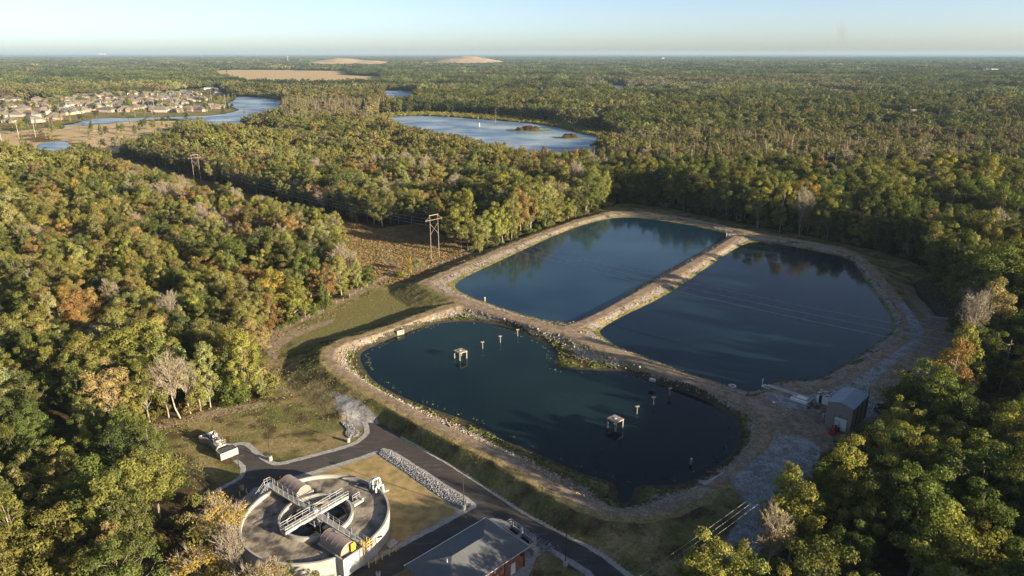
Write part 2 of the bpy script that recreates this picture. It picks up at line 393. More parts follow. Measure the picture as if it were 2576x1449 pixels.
# ------------------------------------------------------------------ far plan
L_main = P([(593.5,243),(640,244.5),(680,247.5),(720,254.5),(716,264,10),(690,272,10),(666,276,10),(640,288,10),(612,300,10),(606,308,8),(593,311,8),(560,311,6),(520,309,5),(470,302.5),(440,299),(400,300),(358,302.5),(300,308),(222,315),(190,317),(152,319),(190,311),(222,302),(263,297.5),(349,297.5),(400,294.5),(454,295),(505,292),(539.6,290),(571,286),(600,279),(603,275),(581,269),(571,262.5),(584,256),(593.5,250)])
L_small = P([(95,361),(130,357),(171,355.5),(200,362,12),(200,372,12),(171,371,12),(140,377,10),(100,372,10),(88,366,8)])
L_right = P([(968,294.5),(1000,292.5),(1060,292),(1105,293),(1151,296.5),(1190,299),(1230,302),(1290,307),(1357,313),(1420.7,326),(1470,337),(1516,347),(1535,352),(1538,362,5),(1500,376,6),(1460,384,7),(1405,382,7),(1357,384,8),(1294,372,8),(1214,358,8),(1167,345,8),(1103,328,7),(1040,322,5),(992,307,3),(972,300,2)])
L_far = P([(955,227.6),(1000,227.5),(1040,230),(1060,234.5),(1040,240,6),(1000,243,6),(965,241,5)])
L_b = P([(903,271),(921,273),(921,286,4),(905,290,5)])
L_c = P([(990,264.5),(1045,268),(1045,271.5,2),(995,269,2)])
L_d = P([(915,329),(945,330),(975,334),(975,343,5),(930,343,5),(910,338,4)])
L_e = P([(1525,213),(1580,216),(1580,226,6),(1528,224,6)])
L_f = P([(2540,538),(2620,530),(2620,585,8),(2560,575,8)])
lakes = [L_main, L_small, L_right, L_far, L_b, L_c, L_d, L_e, L_f]
fieldA = P([(528,178),(600,175),(700,176),(868,178.5),(880,189),(965,193),(955,204,10),(880,203,10),(780,208,10),(700,206,10),(640,202,10),(560,196,8)])
mound_skirt = P([(760,165),(860,157),(1000,160),(1090,156),(1290,157),(1290,163,12),(1000,166,12),(760,170,12)])
subdiv = P([(-60,258),(60,250),(150,250),(250,243),(330,238),(420,232),(480,224),(560,222),(575,240),(595,243),(596,250),(584,256),(571,262.5),(581,269),(603,275),(600,280),(571,286),(505,292),(454,295),(349,297.5),(263,297.5),(222,302),(190,311),(152,320),(60,330),(-60,334)])
meadow = P([(-60,326),(152,319),(222,315),(358,302.5),(470,303),(480,309,5),(450,322,8),(400,334,10),(330,347,12),(230,356,12),(190,358,10),(100,361,8),(80,372,10),(-60,365,10)])
strip = P([(930,330,3),(985,303,2),(1040,322,2),(1103,332,2),(1167,350,2),(1214,363,2),(1294,376,2),(1357,387,2),(1460,387,2),(1550,372,2),(1600,366),(1590,350),(1520,334),(1420,312),(1300,296),(1151,286),(1040,284),(960,288),(900,305)])
cl = math.sqrt(.5)
def corridor_pts(a, b, wl, wr):
    o = np.array([-33.5, 298.]); d = np.array([-cl, cl]); n = np.array([cl, cl])
    return np.array([o + d * a - n * wl, o + d * a + n * wr, o + d * b + n * wr, o + d * b - n * wl])
corridor = corridor_pts(-10, 700, 15, 13)
cor_mouth = P([(845,590),(870,630),(935,695),(958,718),(1062,704),(1190,664),(1192,640),(1060,560)])
clearing = P([(600,1640),(560,1450),(535,1340),(505,1262),(480,1225),(425,1180),(330,1128),(262,1098),(300,1080),(400,1055),(460,1048),(560,1018),(680,1003),(672,960),(655,900),(634,862),(700,833),(760,812),(830,775),(925,722),(960,705),(1060,690),(1185,648),(1250,626),(1330,596),(1400,566),(1470,540),(1540,516),(1580,510),(1700,526),(1753,540),(1863,560),(1973,582),(2060,598),(2148,618),(2230,636),(2300,660),(2345,690),(2400,760),(2430,810),(2440,860),(2430,930),(2400,985),(2330,1000),(2250,1030),(2215,1075),(2180,1110),(2110,1190),(2070,1250),(2000,1340),(1935,1420),(1880,1520),(1840,1640)])
def flat(lst): return P([(a[0], a[1]) for a in lst])
vis_main = flat([(640,1449),(590,1400),(580,1340),(590,1290),(530,1250),(475,1215),(478,1150),(485,1100),(500,1060),(560,1040),(660,1015),(700,990),(690,900),(660,868),(760,820),(850,775),(960,712),(1200,655),(1300,620),(1450,560),(1560,530),(1700,545),(1860,575),(2000,600),(2140,630),(2240,660),(2330,720),(2390,800),(2410,880),(2395,935),(2345,955),(2310,915),(2255,930),(2230,985),(2200,1060),(2180,1085),(2110,1095),(2060,1090),(2022,1105),(2008,1150),(2000,1195),(1955,1205),(1925,1290),(1890,1335),(1850,1365),(1825,1335),(1750,1312),(1690,1340),(1668,1390),(1672,1449)])
KEEP = [vis_main,
 flat([(593,243),(640,246),(718,254),(705,262),(666,272),(631,285),(600,291),(606,303),(593,306),(540,306),(508,302),(455,298),(350,300),(222,311),(160,317),(190,311),(222,302),(263,297),(349,297),(454,295),(571,286),(603,275),(571,262),(584,256)]),
 flat([(105,360),(171,356),(171,366),(127,369)]), flat([(0,258),(250,243),(560,224),(600,276),(454,294),(222,301),(150,318),(0,345)]), flat([(0,328),(150,320),(358,302),(450,303),(420,325),(330,334),(250,340),(180,350),(100,356),(0,350)]),
 flat([(970,296),(1060,292),(1151,297),(1230,302),(1357,313),(1421,326),(1516,348),(1520,354),(1484,364),(1452,373),(1405,370),(1357,373),(1294,361),(1214,348),(1167,335),(1103,320),(1040,316),(992,304)]),
 flat([(960,227.6),(1040,230.8),(1052,234),(1024,238),(989,240),(970,238)]), flat([(903,272),(919,273),(919,285),(905,286)]), flat([(995,265),(1040,268),(1040,271),(995,268)]), flat([(927,331),(967,334),(967,340),(930,340)]), flat([(1532,215),(1575,216),(1575,224),(1534,223)]), flat([(2555,545),(2580,540),(2590,575),(2560,570)]),
 flat([(545,178),(870,179),(885,190),(960,193),(950,199),(780,204),(640,197),(560,189)]), flat([(1045,158),(1100,152),(1140,142),(1186,139),(1230,144),(1273,156),(1200,158)]), flat([(775,161),(800,152),(850,144),(920,149),(990,159)]),
 flat([(850,600),(900,635),(940,690),(1080,680),(1180,650),(1000,600),(870,565)]),
 flat([(2497,880),(2555,880),(2550,975),(2500,975)]), flat([(1040,157),(1097,154),(1097,159),(1045,160)]), flat([(230,345),(300,395),(420,425),(500,460),(600,490),(620,480),(500,440),(420,412),(310,378)])]
excl = [clearing, corridor, cor_mouth, fieldA, subdiv, meadow, strip] + lakes

# ------------------------------------------------------------------ ground sheet
def geo(a, b, s0, r):
    out = []; x = a; s = s0
    while x < b: out.append(x); s *= r; x += s
    out.append(b); return out
gx = np.concatenate([-np.array(geo(86, 42000, .9, 1.055))[::-1], np.arange(-85.4, 176, .62), np.array(geo(176.5, 42000, .9, 1.055))])
gy = np.concatenate([-np.array(geo(0, 3000, 60, 1.3))[::-1][:-1], np.linspace(0, 83, 18), np.arange(84, 398, .62), np.array(geo(398.5, 45000, .9, 1.045))])
GX, GY = np.meshgrid(gx, gy)
GH, info = heights(GX, GY)
nx, ny = len(gx), len(gy)
from_idx = np.arange(nx * ny).reshape(ny, nx)
quads = np.stack([from_idx[:-1, :-1], from_idx[:-1, 1:], from_idx[1:, 1:], from_idx[1:, :-1]], -1).reshape(-1, 4)
V = np.stack([GX, GY, GH], -1).reshape(-1, 3)
def hz(x, y):
    """ground height by bilinear look-up"""
    x = np.atleast_1d(np.asarray(x, float)); y = np.atleast_1d(np.asarray(y, float))
    i = np.clip(np.searchsorted(gx, x) - 1, 0, nx - 2); j = np.clip(np.searchsorted(gy, y) - 1, 0, ny - 2)
    u = (x - gx[i]) / (gx[i + 1] - gx[i]); v = (y - gy[j]) / (gy[j + 1] - gy[j])
    return GH[j, i] * (1 - u) * (1 - v) + GH[j, i + 1] * u * (1 - v) + GH[j + 1, i] * (1 - u) * v + GH[j + 1, i + 1] * u * v
def h1(x, y): return float(hz(x, y)[0])

# zone masks --------------------------------------------------------
Z = {k: np.zeros(GX.shape) for k in ('grass', 'dry', 'dirt', 'rock', 'gravel', 'field', 'orange', 'far', 'mud')}
nr = info['near']
def setm(k, sel, v): Z[k][nr] = np.where(sel, v, Z[k][nr])
x, y = GX[nr], GY[nr]
t, w, dc, ino, inpl, dw = info['t'], info['w'], info['dc'], info['ino'], info['inpl'], info['dw']
clr = inpoly(x, y, clearing)
n1 = wob(x, y, 26); n2 = wob(x + 77, y - 31, 11)
g = Z
g['dry'][nr] = np.where(clr & ~ino, .47 + .22 * n1 + .12 * n2, 0)
g['grass'][nr] = np.where(clr & ~ino, .62 + .25 * n2, 0)
# inner banks
b12 = ino & (w < 2); b3 = ino & (w == 2)
g['grass'][nr] = np.where(b12, np.where(t < .30, .9, .30), g['grass'][nr])
g['rock'][nr] = np.where(b12, np.where((t > .26) & (t < .86), .60 + .2 * n2, 0), 0)
g['dry'][nr] = np.where(b12, .55 + .3 * n1, g['dry'][nr])
g['dirt'][nr] = np.where(b12 & (t > .88), 1, 0)
g['grass'][nr] = np.where(b3, np.where(t < .5, .62 + .35 * n2, .2), g['grass'][nr])
g['mud'][nr] = np.where(b3 & (dw < 1.6), .9, 0)
g['rock'][nr] = np.where(b3, np.where((t > .42) & (t < .84), .55 + .2 * n2, 0), g['rock'][nr])
g['dry'][nr] = np.where(b3, np.where(t < .5, .25 + .3 * n1, .6), g['dry'][nr])
g['dirt'][nr] = np.where(b3 & (t > .86), 1, g['dirt'][nr])
# crest tracks
track = np.minimum(dline(x, y, c_mid3), dline(x, y, c_mid12))
g['dirt'][nr] = np.maximum(g['dirt'][nr], 1.0 - sstep(1.6, 2.6, track))
g['dirt'][nr] = np.maximum(g['dirt'][nr], .85 * (1.0 - sstep(.8, 2.2, dline(x, y, c_out))))
g['dry'][nr] = np.maximum(g['dry'][nr], .95 * (1.0 - sstep(.8, 2.8, dline(x, y, c_p3))))
def zone(k, poly, v=1., z=0., feather=1.5, only=None):
    pp = P(poly, z) if not isinstance(poly, np.ndarray) else poly
    for kk in [k]:
        s = (GX > pp[:, 0].min() - 5) & (GX < pp[:, 0].max() + 5) & (GY > pp[:, 1].min() - 5) & (GY < pp[:, 1].max() + 5)
        xx, yy = GX[s], GY[s]
        d = dline(xx, yy, pp, True) * np.where(inpoly(xx, yy, pp), 1, -1)
        m = sstep(-feather, feather, d)
        Z[kk][s] = Z[kk][s] * (1 - m) + v * m
# building yard and gravel roads on the plateau
yard = [(1880,995),(1930,985),(1990,978),(2060,970),(2150,935),(2220,890),(2270,850),(2300,800),(2330,800),(2390,850),(2380,900),(2300,960),(2240,1020),(2220,1080),(2160,1130),(2060,1140),(2020,1120),(1960,1080),(1930,1040)]
zone('dirt', yard, .8, ZC, 2.5); zone('dry', yard, .5, ZC); zone('grass', yard, 0, ZC); zone('rock', yard, 0, ZC)
zone('gravel', [(1935,985),(1990,1000),(2060,990),(2150,955),(2230,900),(2300,850),(2280,800),(2260,760),(2275,760),(2300,790),(2325,830),(2310,870),(2230,930),(2180,985),(2230,1010),(2230,1040),(2190,1060),(2080,1010),(2020,1030),(1960,1020),(1925,1000)], 1., ZC, 2.)
zone('gravel', [(1950,1100),(2030,1110),(2070,1140),(2040,1220),(1990,1290),(1900,1390),(1830,1450),(1790,1450),(1800,1380),(1850,1310),(1880,1270),(1850,1240),(1835,1215),(1880,1180),(1930,1140)], 1., 2.0, 2.)
zone('mud', [(2300,690),(2360,690),(2420,790),(2400,830),(2360,800),(2310,740)], .9, 2.)
zone('dirt', [(1985,1040),(2060,1020),(2080,1060),(2030,1110),(1960,1095),(1940,1060)], .9, ZC)
zone('dirt', [(2255,700),(2320,700),(2380,740),(2430,810),(2440,880),(2400,960),(2320,990),(2250,1010),(2210,1000),(2260,930),(2320,860),(2320,800),(2290,770)], .66, ZC, 3.); zone('dry', [(2255,700),(2320,700),(2430,810),(2440,880),(2400,960),(2250,1010),(2210,1000),(2320,860),(2290,770)], .5, ZC, 3.)
# sandy track and worn ground by the left wedge
zone('dirt', [(630,860),(680,838),(760,822),(845,800),(838,812),(760,842),(715,868),(700,885),(702,900),(690,912),(672,890),(655,870)], .85)
zone('dirt', [(820,1000),(850,1003),(930,1045),(935,1070),(900,1085),(862,1062),(840,1030)], .9)
zone('gravel', [(840,1008),(870,1012),(925,1040),(960,1066),(930,1078),(890,1072),(850,1040)], .85)
zone('dirt', [(610,868),(700,838),(830,782),(940,725),(985,700),(1130,668),(1250,630),(1240,622),(1120,655),(1000,680),(920,708),(820,760),(700,825),(628,855)], .75, 0, 1.)
zone('dirt', [(262,1098),(330,1078),(460,1052),(560,1024),(672,1008),(680,1022),(590,1040),(480,1062),(400,1085),(330,1120)], .8, 0, 2.)
zone('grass', [(700,850),(800,800),(900,755),(1000,720),(1080,740),(1130,765),(1010,805),(860,850),(760,870)], .78, 0, 2.)
zone('dry', [(700,850),(800,800),(900,755),(1000,720),(1080,740),(1130,765),(1010,805),(860,850),(760,870)], .47, 0, 2.)
zone('orange', cor_mouth, .9); zone('orange', corridor, .9, 0, 2.)
zone('dirt', [(960,610),(980,625),(1000,650),(1012,672),(985,685),(960,660),(950,625)], .8)
zone('orange', strip, .5, 0, 6); zone('grass', strip, .9, 0, 6)
zone('grass', subdiv, .75, 0, 8); zone('field', subdiv, .5, 0, 8); zone('dry', subdiv, .55, 0, 8)
zone('field', meadow, .95, 0, 8); zone('dry', meadow, .35, 0, 8); zone('field', fieldA, 1, 0, 20); zone('field', mound_skirt, 1, 0, 30)

zone('mud', [(2300,60)], 0) if False else None
Z['far'] = sstep(430, 900, GY)
def forest_gap(x, y):
    """far stands are broken by clearings and fields in drifts"""
    return wob(x * 1.0, y * .55, 900) + .5 * wob(x + 900, y - 400, 320)
farclear = sstep(.78, .98, forest_gap(GX, GY)) * sstep(2200, 3200, GY)
Z['field'] = np.maximum(Z['field'], farclear * .8)
Z['mud'][nr] = np.where(info['ins'][0] | info['ins'][1] | info['ins'][2], 1, Z['mud'][nr])

def groundmat():
    m, nt, out = newmat('ground_cover')
    b = nt.new('ShaderNodeBsdfPrincipled'); nt.link(b.outputs[0], out.inputs[0])
    b.inputs['Roughness'].default_value = 1.; b.inputs['Specular IOR Level'].default_value = 0.
    pos = nt.new('ShaderNodeNewGeometry').outputs['Position']
    def noi(sc, det=4):
        n = nt.new('ShaderNodeTexNoise'); n.inputs['Scale'].default_value = sc; n.inputs['Detail'].default_value = det
        nt.link(pos, n.inputs['Vector']); return n.outputs['Fac']
    nA, nB, nC = noi(.09, 6), noi(.55, 8), noi(2.6, 5)
    mixn = nt.new('ShaderNodeMath', operation='MULTIPLY_ADD'); mixn.inputs[1].default_value = .55
    nt.link(nB, mixn.inputs[0])
    hh = nt.new('ShaderNodeMath', operation='MULTIPLY'); hh.inputs[1].default_value = .45; nt.link(nC, hh.inputs[0]); nt.link(hh.outputs[0], mixn.inputs[2])
    def two(c1, c2, n=None, lo=.43, hi=.57):
        mr = nt.new('ShaderNodeMapRange'); mr.inputs['From Min'].default_value = lo; mr.inputs['From Max'].default_value = hi; nt.link(n or mixn.outputs[0], mr.inputs['Value'])
        mx = nt.new('ShaderNodeMix', data_type='RGBA'); mx.inputs[6].default_value = c4(c1); mx.inputs[7].default_value = c4(c2); nt.link(mr.outputs[0], mx.inputs[0])
        return mx.outputs[2]
    cur = two((.10, .070, .042), (.055, .042, .026))
    masks = {}
    for an, ks in (('za', ('far', 'field', 'grass')), ('zb', ('dry', 'orange', 'dirt')), ('zc', ('gravel', 'rock', 'mud'))):
        a = nt.new('ShaderNodeAttribute', attribute_name=an); s = nt.new('ShaderNodeSeparateXYZ'); nt.link(a.outputs['Vector'], s.inputs[0])
        for i, k in enumerate(ks): masks[k] = s.outputs[i]
    cols = [('far', (.045, .055, .022), (.028, .036, .016), nA), ('field', (.50, .37, .22), (.38, .29, .165), nA),
            ('grass', (.160, .152, .055), (.095, .100, .036), None), ('dry', (.285, .22, .115), (.175, .145, .065), None),
            ('orange', (.21, .125, .060), (.115, .085, .040), None), ('dirt', (.29, .228, .165), (.185, .14, .10), None),
            ('gravel', (.31, .31, .31), (.19, .185, .18), None), ('rock', (.33, .30, .27), (.16, .145, .125), nC), ('mud', (.075, .066, .048), (.045, .042, .032), None)]
    for k, c1, c2, nn in cols:
        col = two(c1, c2, nn)
        ad = nt.new('ShaderNodeMath', operation='ADD'); nt.link(masks[k], ad.inputs[0]); nt.link(mixn.outputs[0], ad.inputs[1])
        mr = nt.new('ShaderNodeMapRange', interpolation_type='SMOOTHSTEP'); mr.inputs['From Min'].default_value = .92; mr.inputs['From Max'].default_value = 1.10
        nt.link(ad.outputs[0], mr.inputs['Value'])
        mx = nt.new('ShaderNodeMix', data_type='RGBA'); nt.link(mr.outputs[0], mx.inputs[0]); nt.link(cur, mx.inputs[6]); nt.link(col, mx.inputs[7]); cur = mx.outputs[2]
    nF = nt.new('ShaderNodeTexNoise'); nF.inputs['Scale'].default_value = 1.5; nF.inputs['Detail'].default_value = 10; nF.inputs['Roughness'].default_value = .78; nt.link(pos, nF.inputs['Vector'])
    mF = nt.new('ShaderNodeMapRange'); mF.inputs['From Min'].default_value = .34; mF.inputs['From Max'].default_value = .66; mF.inputs['To Min'].default_value = .64; mF.inputs['To Max'].default_value = 1.32; nt.link(nF.outputs['Fac'], mF.inputs['Value'])
    vs_ = nt.new('ShaderNodeVectorMath', operation='SCALE'); nt.link(cur, vs_.inputs[0]); nt.link(mF.outputs[0], vs_.inputs['Scale']); cur = vs_.outputs[0]
    nt.link(cur, b.inputs['Base Color'])
    bp = nt.new('ShaderNodeBump'); bp.inputs['Strength'].default_value = .6; bp.inputs['Distance'].default_value = .3
    nt.link(mixn.outputs[0], bp.inputs['Height']); nt.link(bp.outputs[0], b.inputs['Normal'])
    return m
M['ground'] = groundmat()
gme = np_mesh('ground', V, quads, M['ground'], smooth=True)
for an, ks in (('za', ('far', 'field', 'grass')), ('zb', ('dry', 'orange', 'dirt')), ('zc', ('gravel', 'rock', 'mud'))):
    a = gme.attributes.new(an, 'FLOAT_VECTOR', 'POINT')
    a.data.foreach_set('vector', np.stack([np.clip(Z[k], 0, 1) for k in ks], -1).reshape(-1).astype(np.float32))
ground = bpy.data.objects.new('ground', gme); link(ground); tag(ground, kind='structure')
ground['label'] = 'rolling wooded lowland with berms and grass around the ponds'; 

def sheet(name, poly, z, mat, kind='structure', expand=0., wobble=0., seg=None, label=None, wl=3.0):
    poly = np.array(poly)
    if seg:
        q = []
        for i in range(len(poly)):
            a, b = poly[i], poly[(i + 1) % len(poly)]; n = max(1, int(np.linalg.norm(b - a) / seg))
            for k in range(n): q.append(a + (b - a) * k / n)
        poly = np.array(q)
        nn = wob(poly[:, 0] * 1., poly[:, 1] * 1., wl)
        c = poly.mean(0); d = poly - c; poly = poly + wobble * nn[:, None] * d / (np.linalg.norm(d, axis=1)[:, None] + 1e-6)
    if expand:
        n = len(poly); area = np.sum(poly[:, 0] * np.roll(poly[:, 1], -1) - np.roll(poly[:, 0], -1) * poly[:, 1]); sg = 1 if area > 0 else -1
        e = np.roll(poly, -1, 0) - np.roll(poly, 1, 0); e /= (np.linalg.norm(e, axis=1)[:, None] + 1e-9)
        poly = poly + sg * expand * np.stack([e[:, 1], -e[:, 0]], -1)
    tris = tessellate_polygon([[Vector((p[0], p[1], 0)) for p in poly]])
    V = np.concatenate([poly, np.full((len(poly), 1), z)], 1)
    T = np.array(tris)
    a, b, c = V[T[:, 0]], V[T[:, 1]], V[T[:, 2]]
    fl = np.cross(b - a, c - a)[:, 2] < 0
    T[fl] = T[fl][:, ::-1]
    me = np_mesh(name, V, T, mat)
    o = bpy.data.objects.new(name, me); link(o); tag(o, label=label, kind=kind)
    return o
sheet('water', pond1, ZW1, M['water1'], expand=.5)
sheet('water', pond2, ZW2, M['water2'], expand=.5)
sheet('water', pond3, ZW3, M['water3'], expand=.5)
for L in lakes: sheet('water', smooth_poly(L, 1), .25, M['lake'], seg=9., wobble=3.2, wl=34.)
sheet('road', asph, .024, M['asphalt'], seg=1.2, wobble=.06)
sheet('road_shoulder', island, .048, M['gravel'], seg=.8, wobble=.15)
def inset(poly, d):
    n = len(poly); area = np.sum(poly[:, 0] * np.roll(poly[:, 1], -1) - np.roll(poly[:, 0], -1) * poly[:, 1]); sg = 1 if area > 0 else -1
    e = np.roll(poly, -1, 0) - np.roll(poly, 1, 0); e /= (np.linalg.norm(e, axis=1)[:, None] + 1e-9)
    return poly - sg * d * np.stack([e[:, 1], -e[:, 0]], -1)
isl_in = P([(962,1140),(952,1146),(975,1163),(1020,1193),(1080,1236),(1138,1275),(1150,1284),(1150,1290),(1090,1322),(1006,1366),(935,1402),(880,1430),(800,1462),(700,1462),(630,1430),(600,1390),(590,1320),(612,1266),(650,1238),(700,1218),(740,1208),(795,1193),(852,1176),(905,1158)])
sheet('grass_island', isl_in, .072, M['island'], seg=.8, wobble=.2)
# gravel edge strips along the asphalt
def ribbon(name, pts, width, z, mat, wobble=.12, zs=None):
    pts = smooth_poly(np.array(pts), 1, closed=False)
    q = [pts[0]]
    for a, b in zip(pts[:-1], pts[1:]):
        n = max(1, int(np.linalg.norm(b - a) / .8))
        for k in range(1, n + 1): q.append(a + (b - a) * k / n)
    q = np.array(q); e = np.gradient(q, axis=0); e /= np.linalg.norm(e, axis=1)[:, None] + 1e-9
    nrm = np.stack([-e[:, 1], e[:, 0]], -1)
    wl = width / 2 + wobble * wob(q[:, 0], q[:, 1], 3); wr = width / 2 + wobble * wob(q[:, 0] + 50, q[:, 1], 3)
    L = q + nrm * wl[:, None]; Rr = q - nrm * wr[:, None]
    z_ = np.full(len(q), z) if zs is None else zs(q[:, 0], q[:, 1]) + z
    zl = z_ if zs is None else zs(L[:, 0], L[:, 1]) + z; zr = z_ if zs is None else zs(Rr[:, 0], Rr[:, 1]) + z
    V = np.concatenate([np.column_stack([L, zl]), np.column_stack([Rr, zr])]); n = len(q); i = np.arange(n - 1)
    me = np_mesh(name, V, np.stack([n + i, n + i + 1, i + 1, i], -1), mat)
    o = bpy.data.objects.new(name, me); link(o); tag(o, kind='structure'); return o
M['shoulder'] = pbr('pale_shoulder_gravel', (.42, .38, .32), (.30, .27, .23), 1.4, .95, bump=.4, bscale=7, detail=8)
ribbon('road_shoulder', P([(1010.8,1097.5),(1086,1140.5),(1166,1187.5),(1243,1239),(1324,1292.8),(1412,1339.7),(1500,1383.6),(1579,1445),(1640,1498),(1700,1558)]), 1.25, .05, M['shoulder'])
ribbon('road_shoulder', P([(580,1124),(592.7,1117.5),(616,1115),(632,1126),(649,1143),(666,1156),(684,1166),(704,1168),(762.6,1153),(830,1135.5),(879.8,1121),(902,1110),(921,1094),(924,1078),(915,1060)]), 1.3, .05, M['gravel'])
ribbon('road_shoulder', P([(592,1158),(603,1166),(614,1178),(609,1197),(600,1206),(535,1239)]), 1.1, .05, M['gravel'])
ribbon('road_shoulder', P([(1379,1381),(1443,1418),(1489,1449),(1560,1560)]), 1.3, .05, M['gravel'])
sheet('gravel_yard', P([(1221,1306),(1240,1303),(1262,1307),(1290,1322),(1324,1342),(1377,1378),(1372,1388),(1350,1402),(1330,1449),(1322,1475),(1300,1480),(1200,1400)]), .044, M['gravel'], seg=.8, wobble=.1)
# ------------------------------------------------------------------ loose stone
_ico_v = []
_phi = (1 + 5 ** .5) / 2
for a in (-1, 1):
    for b in (-_phi, _phi): _ico_v += [(a, b, 0), (0, a, b), (b, 0, a)]
_ico_v = np.array(_ico_v) / 1.9
from itertools import combinations
_e = 2 / 1.9
_ico_f = [c for c in combinations(range(12), 3) if all(abs(np.linalg.norm(_ico_v[i] - _ico_v[j]) - _e) < .01 for i, j in combinations(c, 2))]
_ico_f = np.array([f if np.dot(np.cross(_ico_v[f[1]] - _ico_v[f[0]], _ico_v[f[2]] - _ico_v[f[0]]), _ico_v[f[0]]) > 0 else f[::-1] for f in _ico_f])
def rocks(name, xy, z, size, mat, label):
    n = len(xy)
    sc = size[:, None] * rng.uniform(.6, 1.25, (n, 3)) * np.array([1, 1, .75])
    ang = rng.uniform(0, 6.28, n); v = _ico_v[None] * rng.uniform(.75, 1.2, (n, 12, 1)) * sc[:, None, :]
    c, s = np.cos(ang)[:, None], np.sin(ang)[:, None]
    vx = v[..., 0] * c - v[..., 1] * s; vy = v[..., 0] * s + v[..., 1] * c
    V = np.stack([vx + xy[:, :1], vy + xy[:, 1:2], v[..., 2] + z[:, None]], -1).reshape(-1, 3)
    Fc = (_ico_f[None] + (np.arange(n) * 12)[:, None, None]).reshape(-1, 3)
    me = np_mesh(name, V, Fc, mat); o = bpy.data.objects.new(name, me); link(o); tag(o, label, 'stones', kind='stuff'); return o
gxn, gyn = GX[nr], GY[nr]
def scatter_mask(mask, n, rngx=rng):
    idx = np.flatnonzero(mask); pick = rngx.choice(idx, n)
    xy = np.stack([gxn[pick], gyn[pick]], -1) + rngx.uniform(-.35, .35, (n, 2)); return xy
for msk, n, lab in ((b12 & (t > .28) & (t < .86), 10500, 'pale broken rock lining the banks of the two upper ponds'),
                    (b3 & (t > .42) & (t < .86), 6000, 'pale broken rock ringing the bank of the near pond')):
    xy = scatter_mask(msk, n); sz = rng.lognormal(-1.75, .42, n).clip(.08, .42)
    rocks('riprap', xy, hz(xy[:, 0], xy[:, 1]) + sz * .25, sz, M['stone'], lab)
# stone swale on the island: a raised rubble bed
sheet('stone_bed', ditch, .10, M['stone_blue'], kind='structure', seg=.7, wobble=.2)
dp = ditch; bb = [dp[:, 0].min(), dp[:, 0].max(), dp[:, 1].min(), dp[:, 1].max()]
q = np.stack([rng.uniform(bb[0], bb[1], 26000), rng.uniform(bb[2], bb[3], 26000)], -1); q = q[inpoly(q[:, 0], q[:, 1], dp)][:9000]
dd = dline(q[:, 0], q[:, 1], dp, True)
sz = rng.lognormal(-2.35, .35, len(q)).clip(.05, .2)
rocks('swale_stone', q, .1 + .25 * np.clip(dd, 0, 1.5) / 1.5 + sz * .3, sz, M['stone_blue'], 'blue-grey rubble filling the long swale beside the asphalt road')
hb = P([(862,1050),(880,1062),(893,1080),(905,1088),(900,1098),(880,1104),(868,1095),(872,1080),(858,1065)])
bb = [hb[:, 0].min(), hb[:, 0].max(), hb[:, 1].min(), hb[:, 1].max()]
q = np.stack([rng.uniform(bb[0], bb[1], 6000), rng.uniform(bb[2], bb[3], 6000)], -1); q = q[inpoly(q[:, 0], q[:, 1], hb)][:1500]
sz = rng.lognormal(-2.3, .35, len(q)).clip(.05, .2)
rocks('ditch_stone', q, .12 + sz * .3, sz, M['stone_blue'], 'blue-grey rubble patch beside the lamp at the road fork')
q = at(1345, 1365)[:2] + rng.normal(0, 1, (420, 2)) * np.array([.9, .8]) + np.outer(rng.uniform(-3.5, 3.5, 420), (.72, -.69))
q = q[~inpoly(q[:, 0], q[:, 1], P([(1200,1300),(1262,1310),(1350,1385),(1290,1440),(1100,1440)]))]
sz = rng.uniform(.08, .22, len(q)); rocks('drain_stone', q, .05 + sz * .3, sz, M['stone_blue'], 'strip of grey stones between the brick building and the road')

# ------------------------------------------------------------------ railings
def railing(mb, pts, h=1.07, r=.032, step=1.6, mid=True):
    for a, b in zip(pts[:-1], pts[1:]):
        a, b = Vector(a), Vector(b); L = (b - a).length; n = max(1, round(L / step)); up = Vector((0, 0, 1))
        mb.tube(a + up * h, b + up * h, r, r, 5)
        if mid: mb.tube(a + up * h * .52, b + up * h * .52, r * .85, r * .85, 5)
        for k in range(n + 1):
            p = a + (b - a) * (k / n); mb.tube(p, p + up * h, r, r, 5)

# ------------------------------------------------------------------ round treatment tank
TC = (-36.2, 111.3); TA = rad(-38.5)
tank = empty('treatment_tank', (TC[0], TC[1], 0), TA, 'large round concrete treatment tank with inner ring, crossing walkways and two mauve rotor covers', 'tank')
Ro, Rim = 13.4, 4.0
m = MB(); m.lathe([(Ro - .38, 0), (Ro, 0), (Ro, Rim), (Ro - .38, Rim)], 96, closed=True); m.build('outer_wall', M['concrete'], tank)
m = MB(); m.lathe([(6.35, 1.0), (6.75, 1.0), (6.75, 4.15), (6.35, 4.15)], 72, closed=True); m.build('inner_wall', M['concrete'], tank)
